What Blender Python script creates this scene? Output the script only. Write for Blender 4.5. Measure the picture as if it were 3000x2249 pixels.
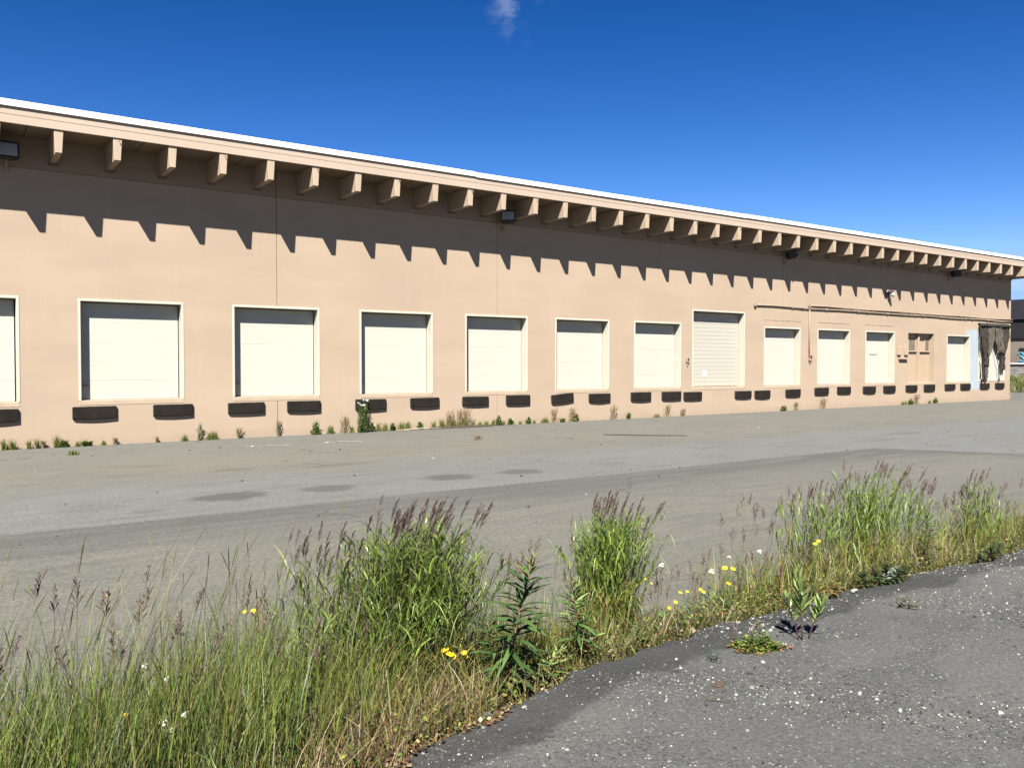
import bpy, math, random
import numpy as np
from mathutils import Vector, Matrix, Euler

# ------------------------------------------------------------------ reset
for o in list(bpy.data.objects):
    bpy.data.objects.remove(o)
SC = bpy.context.scene
COL = SC.collection
R = math.radians

# ------------------------------------------------------------------ camera
CAMH = 1.967
YAW = R(34.67)
PITCH = R(1.357)
cam = bpy.data.cameras.new('camera')
cam.sensor_width = 36.0
cam.lens = 2427.0 / 3000.0 * 36.0
cam.clip_start = 0.05
cam.clip_end = 5000
camo = bpy.data.objects.new('camera', cam)
COL.objects.link(camo)
camo.location = (0, 0, CAMH)
camo.rotation_euler = (math.pi / 2 - PITCH, 0, -YAW)
SC.camera = camo

# ------------------------------------------------------------------ light and sky
SUN_AZ = R(39.8)      # heading of the light, from the wall normal towards +X
SUN_EL = R(47.4)
SKY_STRENGTH = 0.05
SUN_STRENGTH = 5.0
SKY_GAIN = 0.225
SC.render.engine = 'CYCLES'
SC.view_settings.view_transform = 'Standard'
SC.view_settings.look = 'None'
SC.view_settings.gamma = 1.0
SC.view_settings.use_curve_mapping = False
SC.view_settings.exposure = 1.97

ld = Vector((math.sin(SUN_AZ) * math.cos(SUN_EL), math.cos(SUN_AZ) * math.cos(SUN_EL), -math.sin(SUN_EL)))
sun = bpy.data.lights.new('sun', 'SUN')
sun.energy = SUN_STRENGTH
sun.angle = R(0.5)
sun.color = (1.0, 0.992, 0.968)
suno = bpy.data.objects.new('sun', sun)
COL.objects.link(suno)
suno.rotation_euler = ld.to_track_quat('-Z', 'Y').to_euler()
suno.location = (-20, -20, 30)


class NT:
    """small helper for node trees"""
    def __init__(self, tree):
        self.t = tree
        self.n = tree.nodes
        self.l = tree.links

    def new(self, typ, **kw):
        nd = self.n.new(typ)
        for k, v in kw.items():
            setattr(nd, k, v)
        return nd

    def link(self, a, b):
        self.l.new(a, b)

    def val(self, sock, v):
        if hasattr(v, 'is_output') or isinstance(v, bpy.types.NodeSocket):
            self.link(v, sock)
        else:
            sock.default_value = v

    def math(self, op, a, b=None, c=None, clamp=False):
        nd = self.new('ShaderNodeMath', operation=op)
        nd.use_clamp = clamp
        self.val(nd.inputs[0], a)
        if b is not None:
            self.val(nd.inputs[1], b)
        if c is not None:
            self.val(nd.inputs[2], c)
        return nd.outputs[0]

    def noise(self, vec, scale, detail=4, rough=0.55, dist=0.0):
        nd = self.new('ShaderNodeTexNoise')
        nd.inputs['Scale'].default_value = scale
        nd.inputs['Detail'].default_value = detail
        nd.inputs['Roughness'].default_value = rough
        nd.inputs['Distortion'].default_value = dist
        if vec is not None:
            self.link(vec, nd.inputs['Vector'])
        return nd.outputs['Fac']

    def ramp(self, fac, stops, interp='LINEAR'):
        nd = self.new('ShaderNodeValToRGB')
        cr = nd.color_ramp
        cr.interpolation = interp
        while len(cr.elements) > 1:
            cr.elements.remove(cr.elements[-1])
        first = True
        for p, c in stops:
            if not isinstance(c, (tuple, list)):
                c = (c, c, c)
            if first:
                e = cr.elements[0]
                e.position = p
                first = False
            else:
                e = cr.elements.new(p)
            e.color = (c[0], c[1], c[2], 1)
        self.val(nd.inputs[0], fac)
        return nd.outputs[0]

    def mix(self, fac, a, b, blend='MIX'):
        nd = self.new('ShaderNodeMix', data_type='RGBA', blend_type=blend)
        self.val(nd.inputs[0], fac)
        for s, v in ((nd.inputs[6], a), (nd.inputs[7], b)):
            if isinstance(v, (tuple, list)):
                s.default_value = (v[0], v[1], v[2], 1)
            else:
                self.val(s, v)
        return nd.outputs[2]

    def smooth(self, x, a, b):
        nd = self.new('ShaderNodeMapRange', interpolation_type='SMOOTHSTEP')
        self.val(nd.inputs[0], x)
        nd.inputs[1].default_value = a
        nd.inputs[2].default_value = b
        nd.inputs[3].default_value = 0
        nd.inputs[4].default_value = 1
        return nd.outputs[0]

    def mapping(self, vec, scale=(1, 1, 1), loc=(0, 0, 0), rot=(0, 0, 0)):
        nd = self.new('ShaderNodeMapping')
        nd.inputs['Scale'].default_value = scale
        nd.inputs['Location'].default_value = loc
        nd.inputs['Rotation'].default_value = rot
        self.link(vec, nd.inputs['Vector'])
        return nd.outputs[0]


world = bpy.data.worlds.new('World')
SC.world = world
world.use_nodes = True
wt = NT(world.node_tree)
for nd in list(wt.n):
    wt.n.remove(nd)
sky = wt.new('ShaderNodeTexSky', sky_type='NISHITA')
sky.sun_disc = False
sky.sun_elevation = SUN_EL
sky.sun_rotation = math.pi + SUN_AZ
sky.altitude = 0
sky.air_density = 1.0
sky.dust_density = 0.0
sky.ozone_density = 2.5
hs = wt.new('ShaderNodeHueSaturation')
hs.inputs['Saturation'].default_value = 1.17
hs.inputs['Value'].default_value = SKY_GAIN
gm = wt.new('ShaderNodeGamma')
gm.inputs['Gamma'].default_value = 1.6
wt.link(sky.outputs[0], gm.inputs['Color'])
wt.link(gm.outputs[0], hs.inputs['Color'])
wgeo = wt.new('ShaderNodeTexCoord')
wdir = wgeo.outputs['Generated']
sep = wt.new('ShaderNodeSeparateXYZ')
wt.link(wdir, sep.inputs[0])


def px_dir(x, y):
    f, cx, cy = 2427., 1500., 1124.5
    F = Vector((math.sin(YAW) * math.cos(PITCH), math.cos(YAW) * math.cos(PITCH), -math.sin(PITCH)))
    Rr = Vector((math.cos(YAW), -math.sin(YAW), 0))
    U = Rr.cross(F)
    return (F * f + Rr * (x - cx) - U * (y - cy)).normalized()


# a small high wisp of cloud, and a bank of cumulus low over the horizon
cd = px_dir(1520, 18)
dist = wt.new('ShaderNodeVectorMath', operation='DISTANCE')
wt.link(wdir, dist.inputs[0])
dist.inputs[1].default_value = cd
wn = wt.noise(wdir, 26, 6, 0.62, 0.35)
m1 = wt.smooth(dist.outputs['Value'], 0.048, 0.004)
m1 = wt.math('MULTIPLY', m1, wt.smooth(wn, 0.46, 0.72))
lowdir = wt.mapping(wdir, scale=(1, 1, 3.2))
ln = wt.noise(lowdir, 7, 7, 0.6, 0.2)
m2 = wt.math('MULTIPLY', wt.smooth(sep.outputs['Z'], 0.098, 0.055), wt.smooth(ln, 0.42, 0.62))
cloud = wt.math('MAXIMUM', wt.math('MULTIPLY', m1, 0.17), wt.math('MULTIPLY', m2, 0.75), clamp=True)
cap = wt.new('ShaderNodeVectorMath', operation='MINIMUM')
cap.inputs[1].default_value = (1.8, 3.7, 5.6)
wt.link(hs.outputs[0], cap.inputs[0])
skyt = wt.mix(1.0, cap.outputs[0], (1.08, .865, 1.0), 'MULTIPLY')
skyc = wt.mix(cloud, skyt, (6.6, 6.9, 7.4))
bg = wt.new('ShaderNodeBackground')
bg.inputs['Strength'].default_value = SKY_STRENGTH
wt.link(skyc, bg.inputs['Color'])
wo = wt.new('ShaderNodeOutputWorld')
wt.link(bg.outputs[0], wo.inputs['Surface'])

# ------------------------------------------------------------------ materials
MATS = {}


def base_mat(name, rough=0.8, spec=0.3):
    m = bpy.data.materials.new(name)
    m.use_nodes = True
    t = NT(m.node_tree)
    b = t.n['Principled BSDF']
    b.inputs['Roughness'].default_value = rough
    b.inputs['Specular IOR Level'].default_value = spec
    tc = t.new('ShaderNodeTexCoord')
    MATS[name] = m
    return m, t, b, tc.outputs['Object']


def bump(t, b, h, strength=0.3, distance=0.01):
    nd = t.new('ShaderNodeBump')
    nd.inputs['Strength'].default_value = strength
    nd.inputs['Distance'].default_value = distance
    t.link(h, nd.inputs['Height'])
    t.link(nd.outputs[0], b.inputs['Normal'])


def wpos(t):
    g = t.new('ShaderNodeNewGeometry')
    return g.outputs['Position']


def paint_mat(name, col, vary=0.06, rough=0.75, bstr=0.15, grime=0.0, grimecol=(.2, .16, .12), scale=1.0, spec=0.25):
    m, t, b, oc = base_mat(name, rough, spec)
    p = wpos(t)
    n1 = t.noise(p, 0.9 * scale, 5)
    n2 = t.noise(p, 22 * scale, 4, 0.6)
    c = t.mix(t.smooth(n1, .3, .7), tuple(x * (1 - vary) for x in col), tuple(min(1, x * (1 + vary)) for x in col))
    c = t.mix(t.smooth(n2, .35, .75), c, tuple(x * (1 - vary * .6) for x in col))
    if grime:
        sp = t.mapping(p, scale=(3, 3, .5))
        n3 = t.noise(sp, 2.2, 6, .65)
        c = t.mix(t.math('MULTIPLY', t.smooth(n3, .55, .8), grime), c, grimecol)
    t.link(c, b.inputs['Base Color'])
    bump(t, b, t.noise(p, 60 * scale, 3, .6), bstr, .004)
    return m


def wall_mat():
    m, t, b, oc = base_mat('wall_paint', 0.82, 0.2)
    p = wpos(t)
    col = (0.3043, 0.2335, 0.1738)
    n1 = t.noise(t.mapping(p, scale=(.5, 1, 1.4)), 0.8, 5)
    c = t.mix(t.smooth(n1, .3, .7), tuple(x * .935 for x in col), tuple(x * 1.035 for x in col))
    n2 = t.noise(t.mapping(p, scale=(.25, 1, 6)), 3.0, 5, .6)
    c = t.mix(t.math('MULTIPLY', t.smooth(n2, .5, .8), .12), c, (0.2730, 0.2045, 0.1502))
    n3 = t.noise(t.mapping(p, scale=(4, 4, .25)), 1.6, 6, .6)
    c = t.mix(t.math('MULTIPLY', t.smooth(n3, .54, .78), .26), c, (0.3446, 0.2715, 0.2075))
    # splash dirt on the lowest courses, with a ragged top
    sx = t.new('ShaderNodeSeparateXYZ')
    t.link(p, sx.inputs[0])
    zz = t.math('ADD', sx.outputs['Z'], t.math('MULTIPLY', t.noise(p, 3.5, 5), .5))
    c = t.mix(t.math('MULTIPLY', t.smooth(zz, .55, .22), .35), c, (0.2103, 0.1584, 0.1138))
    # chips in the paint showing pale concrete
    v = t.noise(p, 7, 7, .7)
    c = t.mix(t.smooth(v, .735, .75), c, (0.3759, 0.3122, 0.2457))
    v2 = t.noise(p, 19, 5, .6)
    c = t.mix(t.smooth(v2, .775, .79), c, (.12, .09, .065))
    # repainted bluish white area beside the last doors
    px_, pz_ = sx.outputs['X'], sx.outputs['Z']
    nn = t.math('MULTIPLY', t.math('SUBTRACT', t.noise(p, 1.7, 5), .5), .5)
    xa = t.math('ADD', px_, nn)
    za = t.math('ADD', pz_, nn)
    mk = t.math('MULTIPLY', t.smooth(xa, 44.25, 44.65), t.smooth(za, 3.95, 3.7))
    mk = t.math('MULTIPLY', mk, t.smooth(xa, 46.0, 45.75))
    mk = t.math('MULTIPLY', mk, t.smooth(za, .55, .72))
    brush = t.noise(t.mapping(p, scale=(5, 5, .6)), 2.5, 4)
    pc = t.mix(t.smooth(brush, .3, .7), (0.2909, 0.3240, 0.3549), (0.2461, 0.2806, 0.3140))
    c = t.mix(t.math('MULTIPLY', mk, .95), c, pc)
    t.link(c, b.inputs['Base Color'])
    h = t.math('ADD', t.noise(p, 30, 4, .6), t.math('MULTIPLY', t.noise(p, 2.2, 4), 1.5))
    bump(t, b, h, .2, .006)
    return m


M_WALL = wall_mat()
M_BAND = paint_mat('band_shaded_paint', (0.2430, 0.1855, 0.1365), .06, .85, .25, .25, (0.1530, 0.1131, 0.0819))  # wall tone darkened, eave shade put into the colour
M_BEAM = paint_mat('beam_paint', (0.3240, 0.2489, 0.1865), .05, .8, .15, .15, (0.2250, 0.1674, 0.1229))
M_SOFFIT = paint_mat('soffit_shaded_paint', (.19, .145, .105), .08, .85, .2, .3, (.11, .085, .062))  # darker than the wall paint to deepen the shade under the eave
M_FASCIA = paint_mat('fascia_paint', (0.3375, 0.2670, 0.2138), .035, .7, .08, .1, (0.2610, 0.1991, 0.1593))
M_CAP = paint_mat('cap_metal', (.84, .82, .79), .03, .45, .03, .12, (.6, .55, .48), spec=.5)
M_TRIM = paint_mat('trim_paint', (0.3780, 0.3620, 0.3049), .05, .6, .15, .25, (0.4500, 0.3620, 0.2639), 2)
M_DOOR = paint_mat('door_paint', (0.3690, 0.3575, 0.3140), .02, .55, .06, .12, (0.5580, 0.4978, 0.4095))
M_SLAT = paint_mat('slat_paint', (0.3375, 0.3167, 0.2730), .02, .5, .04, .1, (0.5400, 0.4525, 0.3822))
M_SILL = paint_mat('sill_concrete', (0.3240, 0.2534, 0.1865), .10, .9, .5, .45, (0.2430, 0.1810, 0.1274), 2)
M_TAN = paint_mat('tan_infill', (0.3105, 0.2371, 0.1693), .05, .7, .12, .15, (0.3510, 0.2715, 0.1911))
M_RUBBER = paint_mat('rubber', (.016, .0135, .0115), .25, .95, .5, .3, (.03, .027, .023), 3, .06)
M_DARKMETAL = paint_mat('dark_metal', (.028, .028, .03), .15, .5, .1)
M_BRONZE = paint_mat('dark_fabric', (.026, .021, .016), .30, .9, .5, .6, (.06, .05, .036), 3)
M_BRONZE2 = paint_mat('faded_fabric', (.066, .056, .042), .30, .9, .5, .5, (.03, .024, .018), 3)
M_PIPE = paint_mat('pipe_paint', (0.2610, 0.1991, 0.1502), .08, .55, .08, .3, (0.1530, 0.1086, 0.0774), 3)
M_PLY = paint_mat('weathered_board', (.13, .105, .08), .25, .9, .4, .7, (.055, .045, .035), 5)
M_SHADOWGAP = paint_mat('sealant', (.15, .11, .08), .2, .9, .3)
M_INTERIOR = paint_mat('interior', (.08, .075, .07), .1, .9, .1)
M_ROOF = paint_mat('roof_membrane', (.55, .54, .52), .06, .8, .1)
M_NBTAUPE = paint_mat('neighbour_taupe', (.15, .13, .11), .08, .85, .2, .2, (.10, .085, .07))
M_NBDARK = paint_mat('neighbour_dark', (.020, .020, .024), .12, .6, .1)
M_NBSHADE = paint_mat('neighbour_shade', (.012, .012, .014), .12, .7, .1)  # painted shade for the neighbour's shadowed strips
M_WHITE = paint_mat('white_paint', (.45, .45, .44), .05, .6, .1)
M_BLUEPAINT = paint_mat('blue_spray', (.05, .27, .38), .15, .6, .05)
M_REDPAINT = paint_mat('red_spray', (.45, .10, .08), .15, .6, .05)
M_WOODDARK = paint_mat('black_rod', (.03, .028, .026), .2, .7, .1)
M_ROCK = paint_mat('pale_rock', (.23, .22, .205), .2, .9, .6, .3, (.2, .18, .16), 8)
M_BROWNLEAF = paint_mat('brown_leaf', (.065, .045, .03), .3, .8, .3, 0, scale=10)
M_TWIG = paint_mat('twig', (.07, .055, .04), .3, .8, .3, 0, scale=10)
M_BLUEBIT = paint_mat('blue_plastic', (.09, .26, .50), .1, .4, .05)


def glass_mat():
    m, t, b, oc = base_mat('lens_glass', .12, .5)
    b.inputs['Base Color'].default_value = (.30, .30, .29, 1)
    b.inputs['Roughness'].default_value = .45
    bump(t, b, t.noise(wpos(t), 30, 3), .4, .01)
    return m


M_LENS = glass_mat()
m, t, b, oc = base_mat('window_glass', .15, .5)
b.inputs['Base Color'].default_value = (.04, .04, .04, 1)
M_WIN = m


def leaf_mat(name, rough=.55, trans=.28):
    """colour comes per vertex (the plant's own colours); a share of the light passes through"""
    m, t, b, oc = base_mat(name, rough, .35)
    at = t.new('ShaderNodeAttribute', attribute_name='col')
    t.link(at.outputs['Color'], b.inputs['Base Color'])
    tr = t.new('ShaderNodeBsdfTranslucent')
    br = t.mix(1.0, at.outputs['Color'], (1.25, 1.15, .55), 'MULTIPLY')
    t.link(br, tr.inputs['Color'])
    mx = t.new('ShaderNodeMixShader')
    mx.inputs[0].default_value = trans
    t.link(b.outputs[0], mx.inputs[1])
    t.link(tr.outputs[0], mx.inputs[2])
    t.link(mx.outputs[0], t.n['Material Output'].inputs['Surface'])
    return m


M_GRASS = leaf_mat('grass_blade', .5, .16)
M_LEAF = leaf_mat('broad_leaf', .42, .14)
M_SEED = leaf_mat('seed_head', .8, .12)
M_STEM = leaf_mat('plant_stem', .6, .05)
M_PETAL = leaf_mat('petal', .6, .25)


def plastic_mat():
    m, t, b, oc = base_mat('crumpled_plastic', .25, .5)
    b.inputs['Base Color'].default_value = (.34, .37, .38, 1)
    tr = t.new('ShaderNodeBsdfTransparent')
    mx = t.new('ShaderNodeMixShader')
    mx.inputs[0].default_value = .45
    t.link(b.outputs[0], mx.inputs[1])
    t.link(tr.outputs[0], mx.inputs[2])
    t.link(mx.outputs[0], t.n['Material Output'].inputs['Surface'])
    return m


M_PLASTIC = plastic_mat()
m, t, b, oc = base_mat('white_paper', .8, .2)
b.inputs['Base Color'].default_value = (.22, .215, .205, 1)
M_PAPER = m


def yard_mat():
    m, t, b, oc = base_mat('yard_asphalt', .9, .2)
    p = wpos(t)
    sx = t.new('ShaderNodeSeparateXYZ')
    t.link(p, sx.inputs[0])
    X, Y = sx.outputs['X'], sx.outputs['Y']
    warp = t.math('MULTIPLY', t.math('SUBTRACT', t.noise(p, .55, 4), .5), 2.4)
    fine = t.math('MULTIPLY', t.math('SUBTRACT', t.noise(p, 6, 5, .65), .5), .22)
    Yw = t.math('ADD', Y, warp)
    # lane surface: p < 11.2, ends on a slanted edge at X about 18
    lane_lim = t.math('SUBTRACT', 11.15, t.math('MAXIMUM', 0.0, t.math('MULTIPLY', t.math('SUBTRACT', X, 18.1), 2.0)))
    lane_lim = t.math('MAXIMUM', lane_lim, 8.0)
    d = t.math('SUBTRACT', t.math('ADD', Y, fine), lane_lim)     # <0 in the lane
    lane = t.smooth(d, .06, -.06)
    # lane colours: bluish dark beside the joint, dustier towards the verge
    nstreak = t.noise(t.mapping(p, scale=(.12, 1.0, 1)), 1.5, 5, .6)
    dd = t.math('ADD', t.math('MULTIPLY', d, -1), t.math('MULTIPLY', t.math('SUBTRACT', nstreak, .5), 2.6))
    lanec = t.ramp(t.math('DIVIDE', dd, 6.0), [(0, (0.0607, 0.0617, 0.0586)), (.14, (0.0625, 0.0636, 0.0606)), (.30, (0.0925, 0.0894, 0.0793)), (.55, (0.1003, 0.0961, 0.0837)), (1, (0.0893, 0.0860, 0.0750))])
    # outer surface: coarse pale strip, tan dust, then grey near the dock wall
    outc = t.ramp(t.math('DIVIDE', t.math('SUBTRACT', Yw, 10.0), 16.0), [(0, (0.1037, 0.1062, 0.1062)), (.24, (0.1059, 0.1084, 0.1085)), (.31, (0.1025, 0.1005, 0.0902)), (.42, (0.1123, 0.1039, 0.0881)), (.55, (0.1013, 0.0984, 0.0869)), (.75, (0.0959, 0.0950, 0.0859)), (1, (0.0937, 0.0917, 0.0827))])
    c = t.mix(lane, outc, lanec)
    # broad mottling, long streaks from tyres, and aggregate
    c = t.mix(t.math('MULTIPLY', t.smooth(t.noise(p, .35, 5), .35, .7), .35), c, (0.0808, 0.0804, 0.0708))
    st = t.noise(t.mapping(p, scale=(.18, 2.2, 1)), 2.2, 6, .65)
    c = t.mix(t.math('MULTIPLY', t.smooth(st, .46, .72), .6), c, (0.1196, 0.1140, 0.0926))
    st2 = t.noise(t.mapping(p, scale=(.25, 1.6, 1), loc=(7, 3, 0)), 1.7, 6, .65)
    c = t.mix(t.math('MULTIPLY', t.smooth(st2, .5, .72), .55), c, (0.0664, 0.0659, 0.0583))
    sp = t.noise(p, 46, 3, .7)
    c = t.mix(t.math('MULTIPLY', t.smooth(sp, .54, .70), .55), c, (0.1617, 0.1599, 0.1404))
    c = t.mix(t.math('MULTIPLY', t.smooth(sp, .46, .30), .55), c, (0.0509, 0.0503, 0.0447))
    g1 = t.noise(p, 19, 6, .75)
    c = t.mix(t.math('MULTIPLY', t.smooth(g1, .50, .64), .7), c, t.mix(1.0, c, (1.36, 1.35, 1.33), 'MULTIPLY'))
    c = t.mix(t.math('MULTIPLY', t.smooth(g1, .50, .36), .7), c, t.mix(1.0, c, (.66, .66, .66), 'MULTIPLY'))
    g2 = t.noise(t.mapping(p, scale=(.5, 1.6, 1)), 3.2, 6, .7)
    c = t.mix(t.math('MULTIPLY', t.smooth(g2, .48, .66), .35), c, t.mix(1.0, c, (1.16, 1.15, 1.12), 'MULTIPLY'))
    c = t.mix(t.math('MULTIPLY', t.smooth(g2, .50, .32), .35), c, t.mix(1.0, c, (0.8280, 0.8240, 0.8343), 'MULTIPLY'))
    # damp/oil patches where trucks stand
    for (ax, ay, ra, rb, k) in ((3.55, 12.47, .66, .50, .85), (5.02, 12.38, .55, .42, .7), (7.3, 12.46, .6, .46, .8), (8.78, 12.42, .52, .40, .7), (1.7, 12.6, .5, .4, .18), (10.9, 12.4, .5, .4, .2), (2.3, 11.9, .3, .2, .3)):
        ex = t.math('DIVIDE', t.math('SUBTRACT', X, ax), ra)
        ey = t.math('DIVIDE', t.math('SUBTRACT', Y, ay), rb)
        rr = t.math('SQRT', t.math('ADD', t.math('MULTIPLY', ex, ex), t.math('MULTIPLY', ey, ey)))
        rr = t.math('ADD', rr, t.math('MULTIPLY', t.math('SUBTRACT', t.noise(p, 3.0, 5, .65), .5), 1.3))
        c = t.mix(t.math('MULTIPLY', t.smooth(rr, 1.05, .55), k), c, (0.0532, 0.0514, 0.0447))
    for (ax, ay, ra, rb, k) in ((4.5, 15.7, .5, .22, .6), (6.5, 15.3, .9, .18, .5), (2.7, 15.9, .5, .15, .4), (3.3, 17.1, .6, .2, .4), (22.5, 13.0, 1.0, .3, .4)):
        ex = t.math('DIVIDE', t.math('SUBTRACT', X, ax), ra)
        ey = t.math('DIVIDE', t.math('SUBTRACT', Y, ay), rb)
        rr = t.math('SQRT', t.math('ADD', t.math('MULTIPLY', ex, ex), t.math('MULTIPLY', ey, ey)))
        rr = t.math('ADD', rr, t.math('MULTIPLY', t.math('SUBTRACT', t.noise(p, 5.0, 5, .65), .5), 1.3))
        c = t.mix(t.math('MULTIPLY', t.smooth(rr, 1.05, .6), k), c, (0.0753, 0.0615, 0.0437))
    # arc left by a turning tyre
    rc = t.math('SQRT', t.math('ADD', t.math('POWER', t.math('SUBTRACT', X, 7.6), 2.0), t.math('POWER', t.math('SUBTRACT', Y, 6.6), 2.0)))
    arc = t.math('MULTIPLY', t.smooth(t.math('ABSOLUTE', t.math('SUBTRACT', rc, 2.6)), .16, .02), t.smooth(X, 8.3, 9.4))
    c = t.mix(t.math('MULTIPLY', arc, .25), c, (0.0720, 0.0693, 0.0593))
    # a few fine cracks
    vo = t.new('ShaderNodeTexVoronoi', feature='DISTANCE_TO_EDGE')
    vo.inputs['Scale'].default_value = .16
    wv = t.new('ShaderNodeVectorMath', operation='ADD')
    nv = t.new('ShaderNodeTexNoise')
    nv.inputs['Scale'].default_value = 1.1
    nv.inputs['Detail'].default_value = 6
    t.link(p, nv.inputs['Vector'])
    t.link(p, wv.inputs[0])
    t.link(nv.outputs['Color'], wv.inputs[1])
    t.link(wv.outputs[0], vo.inputs['Vector'])
    crack = t.math('MULTIPLY', t.smooth(vo.outputs['Distance'], .0042, .0015), t.smooth(t.noise(p, .4, 3), .5, .6))
    c = t.mix(t.math('MULTIPLY', crack, .55), c, (.03, .03, .028))
    t.link(c, b.inputs['Base Color'])
    bump(t, b, t.math('ADD', t.noise(p, 70, 3, .7), t.math('MULTIPLY', t.noise(p, 1.2, 3), 4)), .35, .006)
    return m


M_YARD = yard_mat()


def lot_mat():
    m, t, b, oc = base_mat('lot_asphalt', .92, .2)
    p = wpos(t)
    big = t.noise(p, .9, 5, .6)
    patch = t.smooth(t.noise(t.mapping(p, scale=(.8, 1.4, 1)), 2.0, 6, .65, .5), .42, .62)
    c = t.mix(t.smooth(big, .3, .7), (0.0627, 0.0632, 0.0616), (0.0806, 0.0804, 0.0752))
    vo = t.new('ShaderNodeTexVoronoi', feature='F1')
    vo.inputs['Scale'].default_value = 78
    vo.inputs['Randomness'].default_value = 1
    t.link(p, vo.inputs['Vector'])
    vs = t.new('ShaderNodeSeparateColor')
    t.link(vo.outputs['Color'], vs.inputs[0])
    inside = t.smooth(vo.outputs['Distance'], .52, .36)
    wchip = t.math('MULTIPLY', t.math('MULTIPLY', t.math('GREATER_THAN', vs.outputs[0], .945), inside), t.math('ADD', .22, t.math('MULTIPLY', patch, .6)))
    dchip = t.math('MULTIPLY', t.math('MULTIPLY', t.math('LESS_THAN', vs.outputs[0], .27), inside), t.math('ADD', .45, t.math('MULTIPLY', patch, .45)))
    c = t.mix(dchip, c, (0.0268, 0.0281, 0.0273))
    c = t.mix(wchip, c, (0.3231, 0.3262, 0.3024))
    sp = t.noise(p, 130, 3, .7)
    c = t.mix(t.math('MULTIPLY', t.smooth(sp, .5, .75), t.math('ADD', .12, t.math('MULTIPLY', patch, .3))), c, (0.1541, 0.1555, 0.1470))
    c = t.mix(t.math('MULTIPLY', t.smooth(sp, .46, .25), t.math('ADD', .15, t.math('MULTIPLY', patch, .5))), c, (0.0342, 0.0346, 0.0336))
    ga = t.noise(p, 52, 5, .75)
    c = t.mix(t.math('MULTIPLY', t.smooth(ga, .50, .64), .6), c, t.mix(1.0, c, (1.5, 1.5, 1.48), 'MULTIPLY'))
    c = t.mix(t.math('MULTIPLY', t.smooth(ga, .50, .36), .6), c, t.mix(1.0, c, (.52, .52, .52), 'MULTIPLY'))
    gr = t.smooth(t.noise(p, 1.3, 5, .6), .6, .8)
    c = t.mix(t.math('MULTIPLY', gr, .25), c, (0.1081, 0.0972, 0.0683))
    t.link(c, b.inputs['Base Color'])
    ae = t.new('ShaderNodeAttribute', attribute_name='edge_band')
    eb = t.math('ADD', ae.outputs['Fac'], t.math('MULTIPLY', t.math('SUBTRACT', t.noise(p, 2.6, 5, .65), .5), 1.1))
    c = t.mix(t.math('MULTIPLY', t.smooth(eb, .35, .85), .78), c, t.mix(1.0, c, (.42, .42, .43), 'MULTIPLY'))
    t.link(c, b.inputs['Base Color'])
    h = t.math('ADD', t.math('MULTIPLY', t.noise(p, 85, 3, .75), t.math('ADD', .4, t.math('MULTIPLY', patch, 1.0))), t.math('MULTIPLY', t.noise(p, 5, 4), 1.2))
    bump(t, b, h, .75, .012)
    return m


M_LOT = lot_mat()


def soil_mat():
    m, t, b, oc = base_mat('verge_soil', .95, .1)
    p = wpos(t)
    c = t.ramp(t.noise(p, 5, 6, .65), [(.3, (0.026, 0.021, 0.015)), (.5, (0.050, 0.040, 0.029)), (.7, (0.084, 0.070, 0.051))])
    sp = t.noise(p, 60, 3, .7)
    c = t.mix(t.math('MULTIPLY', t.smooth(sp, .58, .75), .5), c, (0.136, 0.124, 0.104))
    t.link(c, b.inputs['Base Color'])
    bump(t, b, t.noise(p, 25, 5, .7), .9, .03)
    return m


M_SOIL = soil_mat()
m, t, b, oc = base_mat('far_ground', .95, .1)
p = wpos(t)
t.link(t.ramp(t.noise(p, .03, 5), [(.35, (.10, .095, .085)), (.65, (.14, .13, .11))]), b.inputs['Base Color'])
M_FAR = m
m, t, b, oc = base_mat('ballast', .95, .1)
p = wpos(t)
t.link(t.ramp(t.noise(p, 1.6, 6, .7), [(.35, (.05, .047, .043)), (.5, (.11, .10, .095)), (.68, (.24, .225, .21))]), b.inputs['Base Color'])
bump(t, b, t.noise(p, 2.5, 5, .7), 1, .2)
M_BALLAST = m

# ------------------------------------------------------------------ mesh helpers


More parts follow.
